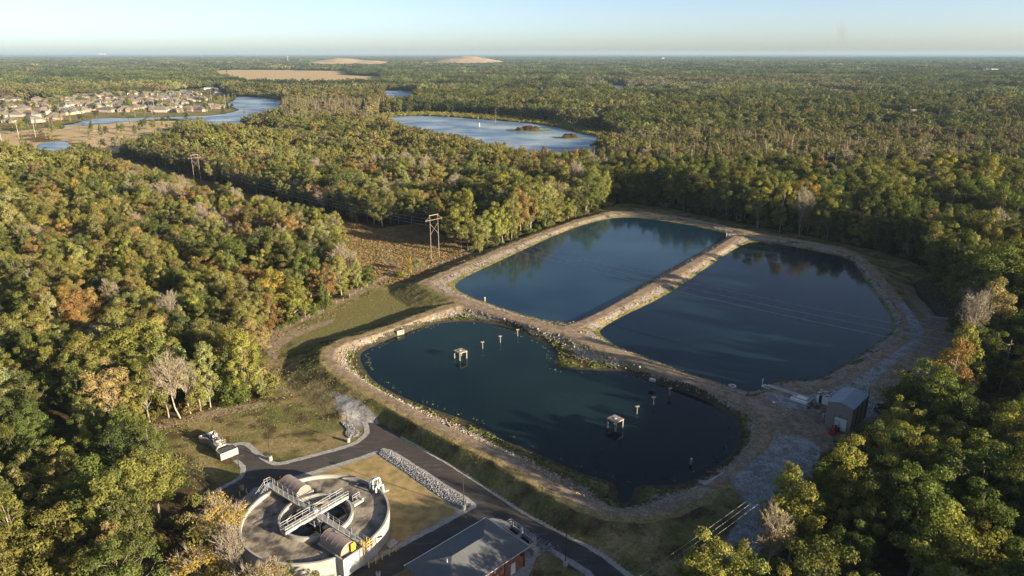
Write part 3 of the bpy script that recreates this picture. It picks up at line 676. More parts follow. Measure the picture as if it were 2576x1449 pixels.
# froth surface with real relief
n_r, n_a = 34, 200
rr = np.linspace(6.8, Ro - .4, n_r); aa = np.linspace(0, 2 * np.pi, n_a, endpoint=False)
RR, AA = np.meshgrid(rr, aa, indexing='ij'); X_, Y_ = RR * np.cos(AA), RR * np.sin(AA)
Z_ = 3.25 + .03 * wob(X_ + 5, Y_, 4) + .02 * wob(X_, Y_ + 9, 1.6)
i_ = np.arange(n_r * n_a).reshape(n_r, n_a); j_ = np.roll(i_, -1, 1)
me = np_mesh('froth', np.stack([X_, Y_, Z_], -1).reshape(-1, 3), np.stack([i_[:-1], i_[1:], j_[1:], j_[:-1]], -1).reshape(-1, 4), M['sludge'], True)
link(bpy.data.objects.new('froth', me), tank)
m = MB(); m.disc(6.36, 2.6, 64); m.build('clarifier_water', M['clarwater'], tank)
m = MB(); m.lathe([(5.45, 2.55), (5.55, 2.55), (5.55, 3.15), (5.45, 3.15)], 64, closed=True)
m.lathe([(5.9, 2.3), (6.36, 2.3), (6.36, 3.0), (5.9, 3.0)], 64, closed=True)
for k in range(14):
    a = 2 * math.pi * k / 14; m.beam((5.5 * math.cos(a), 5.5 * math.sin(a), 3.1), (6.4 * math.cos(a), 6.4 * math.sin(a), 3.1), .06, .06)
m.build('weir_trough', M['concrete_old'], tank)
# long walkway
m = MB(); m.box(0.2, 0, 4.18, 29.6, 1.15, .28)
for sx in (-6.55, 6.55, -13.2, 13.2): m.box(sx, 0, 3.9, .5, 1.3, .5)
wk = m.build('walkway', M['concrete'], tank)
m = MB(); railing(m, [(-14.4, .55, 4.32), (-1.1, .55, 4.32)]); railing(m, [(-14.0, -.55, 4.32), (-1.1, -.55, 4.32)])
railing(m, [(1.1, .55, 4.32), (14.6, .55, 4.32)]); railing(m, [(1.1, -.55, 4.32), (13.4, -.55, 4.32)])
m.build('railing', M['galv'], wk)
m = MB(); railing(m, [(-2.6, .62, 4.32), (-6.6, .62, 4.32), (-6.6, 1.7, 4.32), (-7.0, 1.7, 4.32)])
m.build('guard_rail', M['galv'], wk)
# crossing bridge
m = MB()
for s in (-1, 1): m.box(s * .72, 0, 4.36, .08, 14.0, .5)
br = m.build('bridge', M['concrete'], tank)
m = MB(); m.box(0, 0, 4.62, 1.36, 13.6, .10); m.build('deck_grating', M['grating'], br)
m = MB()
railing(m, [(-.8, -7, 4.68), (-.8, -.7, 4.68)]); railing(m, [(-.8, .7, 4.68), (-.8, 7, 4.68), (.8, 7, 4.68), (.8, .75, 4.68)])
railing(m, [(.8, -.75, 4.68), (.8, -7, 4.68), (-.8, -7, 4.68)]); m.tube((.8, -7, 5.2), (.8, 7, 5.2), .03, .03, 5)
m.build('railing', M['galv'], br)
# centre column, rake truss, scum box
m = MB(); m.lathe([(.0, 5.3), (.45, 5.3), (.45, 3.2), (.9, 3.2), (.9, 2.3)], 20); m.build('centre_drive', M['galv'], tank)
m = MB()
for s in (-1, 1):
    m.beam((1.6 * s, -1.6, 3.2), (1.6 * s, 1.6, 3.2), .12, .12); m.beam((-1.6, 1.6 * s, 3.2), (1.6, 1.6 * s, 3.2), .12, .12)
    m.tube((1.6 * s, -1.6, 2.4), (1.6 * s, -1.6, 4.3), .06); m.tube((1.6 * s, 1.6, 2.4), (1.6 * s, 1.6, 4.3), .06)
m.beam((1.6, -.4, 2.9), (5.6, -3.2, 2.9), .1, .25); m.beam((-1.6, .4, 2.9), (-5.6, 3.2, 2.9), .1, .25)
m.build('skimmer_frame', M['galv'], tank)
# rotor covers
def cover(cx, cy, name='rotor_cover'):
    n = 18; r = 1.72; L = 5.7; m = MB(); vs = []
    for sx in (-L / 2, L / 2):
        for rr_ in (r, r - .06):
            for k in range(n + 1):
                a = math.pi * k / n; vs.append((cx + sx, cy + rr_ * math.cos(a), 4.0 + rr_ * math.sin(a) * 1.02))
    N1 = n + 1; fs = []
    for k in range(n):
        fs.append((k, k + 1, 2 * N1 + k + 1, 2 * N1 + k)); fs.append((N1 + k, 3 * N1 + k, 3 * N1 + k + 1, N1 + k + 1))
        fs.append((k, N1 + k, N1 + k + 1, k + 1)); fs.append((2 * N1 + k, 2 * N1 + k + 1, 3 * N1 + k + 1, 3 * N1 + k))
    m.add(vs, fs)
    for sx in (-L / 2 + .02, L / 2 - .02):
        m.add([(cx + sx, cy + (r - .03) * math.cos(math.pi * k / n), 4.0 + (r - .03) * math.sin(math.pi * k / n)) for k in range(n + 1)], [tuple(range(n + 1))])
    o = m.build(name, M['cover'], tank)
    for q_ in range(5):
        s = MB(); xx = cx - L / 2 + L * q_ / 4
        for k in range(n):
            a, b = math.pi * k / n, math.pi * (k + 1) / n
            s.tube((xx, cy + 1.73 * math.cos(a), 4.0 + 1.762 * math.sin(a)), (xx, cy + 1.73 * math.cos(b), 4.0 + 1.762 * math.sin(b)), .018, .018, 4)
        s.build('rib', M['cover'], o)
    return o
cover(-10.1, 2.65); cover(9.9, -2.75)
for (cx, cy) in ((-10.1, 2.65), (9.9, -2.75)):
    m = MB()
    for s in (-1, 1): m.box(cx, cy + s * 1.85, 3.75, 6.4, .22, .5)
    s2 = 1 if cx < 0 else -1
    m.box(cx + s2 * 3.1, cy, 3.75, .22, 3.6, .5)
    m.build('rotor_curb', M['concrete'], tank)
m = MB(); m.box(13.9, -2.9, 2.4, .25, 4.2, 3.6); m.box(12.9, -4.9, 2.4, 2.1, .25, 3.6); m.build('motor_bay', M['concrete'], tank)
m = MB(); m.box(-13.8, 2.9, 3.0, .25, 2.6, 2.2); m.build('motor_bay', M['concrete'], tank)
m = MB(); m.box(13.2, -2.1, 4.75, .18, 1.0, 1.5); m.build('motor_guard', M['yellow'], tank)
m = MB(); m.box(-13.3, 1.5, 4.7, .9, .7, .5); m.box(-13.5, 2.0, 4.5, .5, .4, .8); m.build('motor_guard', M['yellow'], tank)
m = MB()
railing(m, [(13.5, -.6, 4.32), (15.0, -.6, 4.32), (15.0, .6, 4.32), (13.5, .6, 4.32)], r=.05, step=.8)
for s in (-.25, .25): m.tube((14.1 + s, -.75, 2.8), (14.1 + s, -.75, 5.5), .045)
for k in range(8): m.tube((13.85, -.75, 3.0 + .3 * k), (14.35, -.75, 3.0 + .3 * k), .03)
m.build('ladder_gate', M['yellow'], tank)
# scum box on the rim of the inner ring (far right)
m = MB(); m.box(2.6, 7.6, 3.7, .9, 2.3, .5); m.box(2.6, 8.5, 4.1, 1.1, .5, .5); m.build('scum_box', M['concrete'], tank)
m = MB(); railing(m, [(2.1, 6.9, 4.2), (2.1, 8.6, 4.2)], step=.9); m.build('scum_rail', M['galv'], tank)
# stairs, outside the wall
m = MB(); ns = 14
for k in range(ns):
    m.box(-14.7, -.8 - k * .36, 4.1 - .29 * k - .08, 1.25, .36, .16)
m.beam((-15.33, -.6, 4.0), (-15.33, -.8 - ns * .36, .0), .06, .3); m.beam((-14.07, -.6, 4.0), (-14.07, -.8 - ns * .36, .0), .06, .3)
m.box(-14.9, .1, 4.2, 1.6, 1.5, .12)
st = m.build('stair', M['galv'], tank)
m = MB()
for xx in (-15.33, -14.07):
    a = Vector((xx, -.7, 4.2)); b = Vector((xx, -.8 - ns * .36, .1)); up = Vector((0, 0, 1))
    for hh_ in (1.0, .5): m.tube(a + up * hh_, b + up * hh_, .035, .035, 5)
    for k in range(5): p_ = a + (b - a) * (k / 4); m.tube(p_, p_ + up, .035, .035, 5)
railing(m, [(-15.6, -.6, 4.26), (-15.6, .8, 4.26), (-14.1, .8, 4.26)], step=.8)
m.build('stair_rail', M['galv'], st)
# white pipework over the wall
def loc(wx, wy):  # world -> tank frame
    dx, dy = wx - TC[0], wy - TC[1]; c, s = math.cos(TA), math.sin(TA)
    return dx * c + dy * s, -dx * s + dy * c
px_, py_ = loc(*at(937, 1224, 4.0)[:2]); a0 = math.atan2(py_, px_)
m = MB()
def pl(r, z, da): return (r * math.cos(a0 + da), r * math.sin(a0 + da), z)
m.path([pl(12.4, 3.0, .05), pl(12.4, 5.1, .05), pl(12.55, 5.3, .05), pl(13.9, 5.3, .03), pl(14.0, 5.1, .03), pl(14.0, .1, .03)], .15, 10)
m.path([pl(12.5, 3.0, -.03), pl(12.5, 5.3, -.02), pl(12.9, 5.55, -.02), pl(14.1, 5.4, -.02), pl(14.1, 4.4, -.04), pl(13.2, 4.3, -.10), pl(13.0, 4.3, -.13)], .16, 10)
m.path([pl(12.3, 3.6, -.14), pl(12.3, 4.7, -.14), pl(13.3, 4.9, -.13), pl(13.9, 4.6, -.13), pl(14.0, .1, -.13)], .17, 10)
for q_ in (pl(13.2, 5.3, .04), pl(12.5, 4.7, -.03), pl(13.3, 4.85, -.13), pl(12.4, 4.5, .05)): m.tube((q_[0], q_[1], q_[2] - .12), (q_[0], q_[1], q_[2] + .12), .25, .25, 10)
m.build('pipework', M['white'], tank, smooth=False)

# ------------------------------------------------------------------ pads, bollards, lamps
def slab(name, poly, z0, z1, mat, label, cat):
    c = np.array(poly).mean(0); m = MB(); m.prism([(p[0] - c[0], p[1] - c[1]) for p in poly], z0, z1)
    o = m.build(name, mat); o.location = (c[0], c[1], 0); tag(o, label, cat); return o
slab('concrete_pad', P([(957,1227),(963,1222),(979,1236),(963,1241)]), 0.05, .45, M['concrete'], 'small square concrete pad beside the white pipes of the round tank', 'pad')
slab('concrete_pad', P([(970,1373),(991,1358.5),(1003,1368),(982,1384)]), 0.05, .35, M['concrete'], 'flat grey concrete pad on the dry grass near the yellow bollards', 'pad')
slab('concrete_step', P([(984,1385),(1005,1370),(1009,1375),(988,1390)]), 0.05, .2, M['concrete'], 'thin lower concrete step beside the flat grey pad', 'pad')
def bollard_make():
    e = empty('bollard', (0, 0, 0))
    m = MB(); m.lathe([(0, 0), (.11, 0), (.11, 1.15)], 12); m.build('post', M['yellow'], e)
    m = MB(); m.lathe([(.115, 1.15), (.10, 1.22), (.06, 1.27), (0, 1.285)], 12); m.build('cap', M['yellow'], e, smooth=True); return e
bol = bollard_make()
bl = [(583,1246,'first of the four bollards behind the bare tree left of the tank'),]
specs = [(538,1251,'yellow bollard at the driveway edge, farthest left of the row of four'), (545.5,1258,'yellow bollard second from the left in the row of four by the driveway'), (551,1265,'yellow bollard third from the left in the row of four by the driveway'), (557,1271,'yellow bollard on the right end of the row of four by the driveway'),
         (587,1258,'lone yellow bollard between the row of four and the tank stairs'), (604,1250,'yellow bollard just left of the foot of the tank stairs'), (621,1243,'yellow bollard behind the foot of the tank stairs'),
         (689,1217,'yellow bollard behind the tank, beside the yellow motor guard'), (706,1211,'yellow bollard behind the tank, just past the mauve cover'),
         (928,1428,'yellow bollard nearest to the camera in the row beside the brick building driveway'), (945.5,1418,'yellow bollard second nearest in the row beside the brick building driveway'), (962,1408,'yellow bollard third nearest in the row beside the brick building driveway'), (980,1399,'yellow bollard fourth nearest in the row beside the brick building driveway'), (996,1388,'yellow bollard at the far end of the row next to the flat grey pad')]
for i, (a, b, lab) in enumerate(specs):
    o = bol if i == 0 else copy_tree(bol); X0 = at(a, b); o.location = (X0[0], X0[1], .03); tag(o, lab, 'bollard', 'yellow bollards round the tank')
def lamp_make():
    e = empty('street_lamp', (0, 0, 0))
    m = MB(); m.lathe([(0, 0), (.42, 0), (.42, .95), (.36, 1.0), (0, 1.0)], 20); m.build('concrete_base', M['concrete'], e)
    m = MB(); m.lathe([(.16, 1.0), (.16, 1.04), (0, 1.04)], 10); m.tube((0, 0, 1.0), (0, 0, 8.0), .085, .065, 8); m.build('pole', M['bronze'], e)
    m = MB(); m.box(.22, 0, 7.9, .45, .08, .08); m.box(.75, 0, 7.92, .75, .38, .14, taper=.85); m.build('lamp_head', M['bronze'], e)
    return e
lm = lamp_make()
for i, (a, b, rz, lab) in enumerate([(1166.5,1281,0.1,'street lamp on a white base at the right tip of the stone swale'), (680.6,1158,3.6,'street lamp beside the curved driveway above the round tank'), (876.5,1112,3.6,'street lamp by the rubble patch where the roads fork'), (609,1232,.4,'street lamp between the left grass patch and the tank stairs'), (1422.5,1423,.7,'street lamp on the grass to the right of the brick building'), (952,1452,.5,'street lamp nearest the camera beside the brick building driveway')]):
    o = lm if i == 0 else copy_tree(lm); X0 = at(a, b); o.location = (X0[0], X0[1], 0.05); o.rotation_euler = (0, 0, rz); tag(o, lab, 'street lamp', 'street lamps of the treatment works')

# ------------------------------------------------------------------ headworks channel
hw0 = np.array(at(523, 1104)[:2]); hw1 = np.array(at(578, 1150)[:2]); dv = hw1 - hw0; Lh = np.linalg.norm(dv); rz = math.atan2(dv[1], dv[0])
hw = empty('inlet_works', (hw0[0], hw0[1], 0), rz, 'narrow concrete inlet channel crowded with grey screening machinery on the grass', 'inlet works')
m = MB(); wd = 1.25
def chan(m, x0, x1, w0, w1, top, th=.18):
    m.beam((x0, w0, top / 2), (x1, w1, top / 2), th, top); m.beam((x0, -w0, top / 2), (x1, -w1, top / 2), th, top)
chan(m, 0, 2.0, 1.9, 1.1, 1.5); chan(m, 2.0, Lh - 3.4, 1.0, 1.0, 1.5); chan(m, Lh - 3.4, Lh - 2.2, 1.0, 1.9, 1.6); chan(m, Lh - 2.2, Lh, 1.9, 1.9, 1.6)
m.box(0, 0, .75, .18, 3.9, 1.5); m.box(Lh, 0, .8, .2, 4.0, 1.6); m.box(Lh - 3.5, 0, .8, .2, 2.0, 1.6); m.box(Lh / 2, 0, .55, Lh - 1, 1.9, .1)
m.build('channel_wall', M['concrete'], hw)
m = MB(); m.box(Lh - 1.2, 0, 1.45, 2.2, 3.6, .08); m.box(1.0, 0, 1.2, 1.7, 2.6, .08); m.box(Lh * .45, 0, 1.1, Lh * .5, 1.8, .05); m.build('grating', M['slate'], hw)
m = MB()
for i in range(9):
    xx = 1.4 + i * (Lh - 5.6) / 8; hh_ = 1.3 + rng.uniform(.1, .8)
    m.box(xx, rng.uniform(-.5, .6), hh_ / 2 + .5, rng.uniform(.25, .7), rng.uniform(.3, .8), hh_ - .4)
    m.tube((xx + .3, -.6, 1.2), (xx + .3, .8, 1.2 + rng.uniform(.2, 1.2)), .09, .09, 8)
m.tube((3.2, .5, 1), (3.2, .5, 3.0), .12, .12, 8); m.tube((3.2, .5, 3.0), (4.4, .5, 3.0), .12, .12, 8); m.tube((4.4, .5, 3), (4.4, .5, 1.2), .12, .12, 8)
m.tube((5.4, .3, 1.9), (6.4, .3, 1.9), .42, .42, 14)
m.build('screening_machine', M['galv'], hw)
m = MB(); railing(m, [(Lh - 5.2, -1.0, 1.5), (Lh - 3.5, -1.0, 1.5), (Lh - 3.5, 1.0, 1.5), (Lh - 5.2, 1.0, 1.5)], step=.7, r=.045); m.build('railing', M['wood_pale'], hw)
m = MB(); m.lathe([(0, 1.3), (.5, 1.3), (.5, 2.0), (.35, 2.05), (.35, 1.6)], 16, c=(Lh - 4.6, .5)); m.build('drum', M['black'], hw)

# ------------------------------------------------------------------ brick building with hipped roof
B0 = np.array(at(1016.6, 1425, 3.8)[:2]); B1 = np.array(at(1221.7, 1303.6, 3.8)[:2]); B3 = B0 + (np.array(at(1336, 1375, 3.8)[:2]) - B1)
ex = B1 - B0; LX = np.linalg.norm(ex); rz = math.atan2(ex[1], ex[0]); LY = np.linalg.norm(B3 - B0)
bb_ = empty('brick_building', (B0[0], B0[1], 0), rz, 'low red brick building with a large grey hipped shingle roof beside the road', 'building')
# local: x along B0->B1, y negative towards B3
o_ = .55; m = MB()
wx0, wx1, wy0, wy1, wh = o_, LX - o_, -o_, -LY + o_, 3.75; th = .25
m.box((wx0 + wx1) / 2, wy0 - th / 2, wh / 2, wx1 - wx0, th, wh); m.box((wx0 + wx1) / 2, wy1 + th / 2, wh / 2, wx1 - wx0, th, wh)
m.box(wx0 + th / 2, (wy0 + wy1) / 2, wh / 2, th, abs(wy1 - wy0) - 2 * th, wh); m.box(wx1 - th / 2, (wy0 + wy1) / 2, wh / 2, th, abs(wy1 - wy0) - 2 * th, wh)
m.build('wall', M['brick'], bb_)
def hiproof(LX, LY, ze, rise, th=.16, inset_=None):
    i = inset_ or LY / 2
    vs = [(0, 0, ze), (LX, 0, ze), (LX, -LY, ze), (0, -LY, ze), (i, -LY / 2, ze + rise), (LX - i, -LY / 2, ze + rise)]
    vs += [(x_, y_, ze - th) for x_, y_, _ in vs[:4]]
    fs = [(0, 4, 5, 1)[::-1], (1, 5, 2)[::-1], (2, 5, 4, 3)[::-1], (3, 4, 0)[::-1], (6, 7, 8, 9), (0, 1, 7, 6), (1, 2, 8, 7), (2, 3, 9, 8), (3, 0, 6, 9)]
    m = MB(); m.add(vs, fs); return m
rf = hiproof(LX, LY, 3.95, 2.0).build('roof', M['shingle'], bb_)
m = MB(); m.tube((0, 0, 3.97), (LX, 0, 3.97), .05, .05, 5); m.tube((0, -LY, 3.97), (LX, -LY, 3.97), .05, .05, 5); m.tube((LX, 0, 3.97), (LX, -LY, 3.97), .05, .05, 5); m.build('gutter', M['galv'], rf)
m = MB(); m.tube((LY / 2 - 1.2, -LY / 2 - .2, 5.4), (LY / 2 - 1.2, -LY / 2 - .2, 6.2), .09, .09, 8); m.build('vent_pipe', M['white'], rf)
for i in range(3):
    m = MB(); yy = wy1 - .06; xx = LX - 1.0 - i * 4.6
    m.box(xx, yy, 1.9, .12, .1, 3.7); m.build('downspout', M['black'], bb_)
for i in range(2):
    m = MB(); m.box(LX - 3.6 - i * 6.5, wy1 - .02, 1.1, 1.1, .06, 2.2); m.build('door', M['white'], bb_)
m = MB(); m.box(LX - 1.7, wy1 - .25, 3.0, .5, .4, .25); m.build('wall_lamp', M['black'], bb_)
# basin behind the building
q0 = np.array(at(1278, 1332, .5)[:2]); q1 = np.array(at(1340, 1378, .5)[:2]); dv = q1 - q0; L = np.linalg.norm(dv); rz = math.atan2(dv[1], dv[0])
bs = empty('concrete_basin', (q0[0], q0[1], 0), rz, 'open concrete basin with steel handrails between the brick building and the road', 'basin')
m = MB()
for s in (-.75, .75): m.box(L / 2, s, .7, L, .25, 1.4)
for xx in (0.12, L * .48, L - .12): m.box(xx, 0, .7, .25, 1.25, 1.4)
m.build('wall', M['concrete'], bs); m = MB(); m.box(L / 2, 0, .6, L - .4, 1.2, .05); m.build('basin_water', M['clarwater'], bs)
m = MB(); railing(m, [(0, -.8, 1.4), (0, .8, 1.4), (L, .8, 1.4), (L, -.8, 1.4)], step=1.5, r=.04); m.build('railing', M['galv'], bs)
m = MB(); m.box(L * .48, .55, 1.9, .35, .35, 1.0); m.build('valve_stand', M['white'], bs); m = MB(); m.tube((.8, .6, 1.3), (.8, .6, 2.3), .12, .12, 8); m.build('riser', M['white'], bs)
m = MB(); m.box(L + 1.0, -.5, .65, .9, 1.3, 1.3, taper=.8); o = m.build('meter_box', M['concrete'], bs)
# picnic bench below the tank
bp_ = at(905, 1414); pb = empty('picnic_bench', (bp_[0], bp_[1], .08), .85, 'weathered wooden picnic bench on bare soil below the round tank', 'bench')
m = MB(); m.box(0, 0, .75, 2.2, .8, .06); m.build('table_top', M['wood_pale'], pb)
for s in (-1, 1): m = MB(); m.box(0, s * .8, .45, 2.2, .28, .05); m.build('seat', M['wood_pale'], pb)
for s in (-.8, .8):
    m = MB(); m.beam((s, -.75, .02), (s, -.1, .72), .08, .08); m.beam((s, .75, .02), (s, .1, .72), .08, .08); m.beam((s, -.85, .4), (s, .85, .4), .08, .06); m.build('leg', M['wood_pale'], pb)

# ------------------------------------------------------------------ metal garage building on the plateau
G0 = np.array(at(2074.4, 1066, 3)[:2]); G1 = np.array(at(2137.5, 1086.6, 3)[:2]); rz = rad(-43.5)
LXg = np.linalg.norm(G1 - G0); LYg = 9.6; hg = 6.1
gb = empty('metal_garage', (G0[0], G0[1], h1(*G0) - .02), rz, 'tall tan ribbed metal garage with a shallow grey roof and white roll-up door', 'building')
m = MB(); m.prism([(0, 0), (LXg, 0), (LXg, LYg), (0, LYg)], 0, hg); 
m.add([(0, 0.001, hg), (LXg, 0.001, hg), (LXg / 2, .001, hg + .75)], [(0, 1, 2)]); m.add([(0, LYg - .001, hg), (LXg, LYg - .001, hg), (LXg / 2, LYg - .001, hg + .75)], [(0, 2, 1)])
m.build('wall', M['metalwall'], gb)
m = MB(); e_ = .18
for s in (0, 1):
    xa, xb = (-e_, LXg / 2) if s == 0 else (LXg / 2, LXg + e_)
    za, zb = (hg - .02, hg + .80) if s == 0 else (hg + .80, hg - .02)
    vs = [(xa, -e_, za), (xb, -e_, zb), (xb, LYg + e_, zb), (xa, LYg + e_, za)]; vs += [(a, b, c + .08) for a, b, c in vs]
    m.add(vs, [(0, 3, 2, 1), (4, 5, 6, 7), (0, 1, 5, 4), (1, 2, 6, 5), (2, 3, 7, 6), (3, 0, 4, 7)])
m.build('roof', M['metalroof'], gb)
m = MB(); m.box(LXg * .60, -.03, 1.55, 2.75, .08, 3.1); m.build('roll_up_door', M['rollup'], gb)
m = MB(); m.box(LXg * .60 - 1.42, -.03, 1.6, .1, .1, 3.2); m.box(LXg * .60, -.03, 3.16, 2.95, .1, .1); m.box(LXg * .60 + 1.42, -.03, 1.6, .1, .1, 3.2); m.build('door_frame', M['bronze'], gb)
for k in range(4): m = MB(); m.box(LXg + .05, .15 + k * 3.1, hg / 2, .1, .13, hg); m.build('downspout', M['black'], gb)
m = MB(); m.box(LXg * .55, -.1, 3.6, .25, .18, .18); m.build('wall_lamp', M['black'], gb)
# small white shed
S0 = np.array(at(2053, 1010, 3)[:2]); S1 = np.array(at(2079.7, 1023.5, 3)[:2]); dv = S1 - S0; Ls = np.linalg.norm(dv)
sh = empty('block_shed', (S0[0], S0[1], h1(*S0)), rad(-43.5), 'small white block shed with a stained flat roof and open dark doorway', 'shed')
Ls = 3.3; m = MB(); m.box(.28, .09, 1.15, .55, .18, 2.3); m.box(2.3, .09, 1.15, 2.0, .18, 2.3); m.box(.9, .09, 2.2, .8, .18, .2)
m.box(0.09, 1.4, 1.15, .18, 2.4, 2.3); m.box(Ls - .09, 1.4, 1.15, .18, 2.4, 2.3); m.box(Ls / 2, 2.7, 1.15, Ls, .18, 2.3); m.build('wall', M['white'], sh)
m = MB(); m.box(Ls / 2, 1.35, 2.38, Ls + .5, 3.2, .14)
M['shedroof'] = pbr('stained_flat_roof', (.50, .48, .45), (.07, .065, .06), 1.6, .9, contrast=(.42, .56)); m.build('roof', M['shedroof'], sh)
m = MB(); m.box(.9, .35, 1.05, .8, .05, 2.1); m.build('doorway', M['dark'], sh)  # near-black panel stands in for the shade inside the shed
# slabs in the yard
def ydrop(px, py, z=ZC):
    p = at(px, py, z); return (p[0], p[1], h1(p[0], p[1]))
def boxthing(name, px, py, dims, rz, mat, label, cat, dz=0):
    p = ydrop(px, py); m = MB(); m.box(0, 0, dims[2] / 2, *dims); o = m.build(name, mat, loc=(p[0], p[1], p[2] + dz)); o.rotation_euler = (0, 0, rz); tag(o, label, cat); return o
def slabthing(name, px, py, dims, rz, label, cat='slab', mat='concrete', lip=True, z=None):
    p = ydrop(px, py) if z is None else (*at(px, py, z)[:2], z)
    e = empty(name, p, rz, label, cat); m = MB(); m.box(0, 0, dims[2] / 2, *dims); m.build('slab', M[mat], e)
    if lip: m = MB(); m.box(0, 0, dims[2] + .05, dims[0] * .55, dims[1] * .5, .1); m.build('cover_plate', M['white'], e)
    return e
slabthing('tank_lid', 2018, 1003, (4.6, 3.4, .35), rad(-43.5), 'white concrete tank lid flush with the gravel yard behind the shed')
slabthing('tank_lid', 2009, 1010, (4.2, .7, .6), rad(-43.5), 'long narrow white slab edge in front of the larger tank lid', lip=False, mat='white')
slabthing('valve_cover', 1947, 1013, (.7, .6, .12), .3, 'tiny white valve cover lying alone in the dirt yard', 'cover', 'white', False)
slabthing('pump_pad', 2050, 1028, (3.2, 2.6, .15), rad(-43.5), 'low concrete pad under a rusty pump left of the metal garage', 'pad', 'concrete_old', False)
p = ydrop(2054, 1025); pm = empty('rusty_pump', (p[0], p[1], p[2] + .15), 0, 'round rusty pump flange standing on the low concrete pad', 'pump')
m = MB(); m.lathe([(0, 0), (.75, 0), (.75, .18), (.4, .25), (.4, .6), (0, .65)], 20); m.build('flange', M['rust'], pm); m = MB(); m.tube((0, 0, .6), (0, 0, 1.5), .05); m.build('stem', M['rust'], pm)
p = ydrop(2038, 1023); vp = empty('pipe_fitting', (p[0], p[1], p[2]), rad(50), 'dark flanged pipe fitting lying on the ground left of the metal garage', 'pipe')
m = MB(); m.tube((-1.2, 0, .35), (1.2, 0, .35), .24, .24, 12); m.build('pipe', M['rust'], vp)
for s in (-1, 1): m = MB(); m.tube((s * 1.2, 0, .35), (s * 1.36, 0, .35), .42, .42, 14); m.build('flange', M['rust'], vp)
p = ydrop(2071.5, 1046); fh = empty('valve_cluster', (p[0], p[1], p[2]), 0, 'pale upright valves standing against the garage left corner', 'valve')
m = MB(); m.tube((0, 0, 0), (0, 0, 1.3), .14, .14, 10); m.tube((.1, .5, 0), (.1, .5, 1.0), .14, .14, 10); m.tube((-.35, 0, .9), (.35, 0, .9), .12, .12, 10); m.build('riser', M['galv'], fh)
m = MB(); m.tube((0, 0, 1.3), (0, 0, 1.36), .25, .25, 12); m.build('hand_wheel', M['rust'], fh)

# ------------------------------------------------------------------ tractor
p = ydrop(2100, 1081); tr = empty('tractor', p, rad(228), 'small red tractor with a roll bar parked before the white roll-up door', 'tractor')
m = MB(); m.box(.75, 0, .95, 1.3, .62, .55, taper=.9); m.box(.1, 0, .6, 1.9, .45, .35); m.build('hood', M['red'], tr)
m = MB(); m.box(-.35, .48, 1.0, .75, .22, .12); m.box(-.35, -.48, 1.0, .75, .22, .12); m.box(-.35, .6, .85, .8, .08, .3); m.box(-.35, -.6, .85, .8, .08, .3); m.build('fender', M['red'], tr)
m = MB(); m.box(-.4, 0, .95, .45, .45, .12); m.box(-.62, 0, 1.15, .1, .42, .4); m.build('seat', M['black'], tr)
m = MB(); m.tube((.15, 0, .95), (-.05, 0, 1.3), .03); m.tube((-.07, 0, 1.28), (-.03, 0, 1.32), .2, .2, 14); m.build('steering_wheel', M['black'], tr)
m = MB(); m.path([(-.75, -.5, .7), (-.75, -.5, 2.25), (-.75, -.4, 2.35), (-.75, .4, 2.35), (-.75, .5, 2.25), (-.75, .5, .7)], .045, 6); m.build('roll_bar', M['black'], tr)
def wheel(par, x, y, r, w, mat_r=None):
    m = MB(); prof = [(r * .55, -w / 2), (r * .9, -w / 2), (r, -w * .3), (r, w * .3), (r * .9, w / 2), (r * .55, w / 2)]
    n = 18; vs = []
    for rr_, ww in prof:
        for i in range(n): a = 2 * math.pi * i / n; vs.append((x + rr_ * math.cos(a), y + ww, r + rr_ * math.sin(a)))
    fs = []
    for k in range(len(prof)):
        k2 = (k + 1) % len(prof)
        for i in range(n): j = (i + 1) % n; fs.append((k * n + i, k * n + j, k2 * n + j, k2 * n + i))
    m.add(vs, fs); o = m.build('wheel', M['tyre'], par)
    m = MB(); m.tube((x, y - w * .35, r), (x, y + w * .35, r), r * .56, r * .56, 14); m.build('rim', mat_r or M['galv'], o)
for s in (-1, 1): wheel(tr, -.45, s * .65, .52, .3); wheel(tr, 1.05, s * .5, .34, .22)
m = MB(); m.beam((.3, .42, .9), (1.9, .42, .35), .08, .14); m.beam((.3, -.42, .9), (1.9, -.42, .35), .08, .14); m.box(2.1, 0, .3, .45, 1.4, .4); m.build('loader', M['red'], tr)

# ------------------------------------------------------------------ parked cars (mostly hidden by the trees)
def car_make(mat):
    e = empty('parked_car')
    prof = [(-2.2, .35), (-2.25, .75), (-2.1, .95), (-1.5, 1.0), (1.15, 1.0), (2.1, .85), (2.25, .6), (2.2, .35)]
    def ext(prof, w0, w1):
        n = len(prof); zm = [p_[1] for p_ in prof]; vs = [(x_, -w0, z_) for x_, z_ in prof] + [(x_, w0, z_) for x_, z_ in prof]
        fs = [tuple(range(n)), tuple(range(2 * n - 1, n - 1, -1))] + [(i, n + i, n + (i + 1) % n, (i + 1) % n) for i in range(n)]
        return vs, fs
    m = MB(); m.add(*ext(prof, .9, .9)); m.build('body', mat, e)
    m = MB(); vs = [(-1.7, -.84, 1.0), (1.0, -.84, 1.0), (.35, -.68, 1.42), (-1.2, -.68, 1.42)]; vs += [(a, -b, c) for a, b, c in vs]
    m.add(vs, [(0, 1, 2, 3), (7, 6, 5, 4), (1, 5, 6, 2), (0, 3, 7, 4)]); m.build('window', M['glass'], e)
    m = MB(); m.box(-.42, 0, 1.44, 1.6, 1.38, .05); m.build('car_roof', mat, e)
    for x_ in (-1.4, 1.4):
        for s in (-1, 1): wheel(e, x_, s * .8, .33, .22)
    for s in (-1, 1): m = MB(); m.box(2.2, s * .65, .68, .1, .3, .15); m.build('headlight', M['white'], e)
    return e
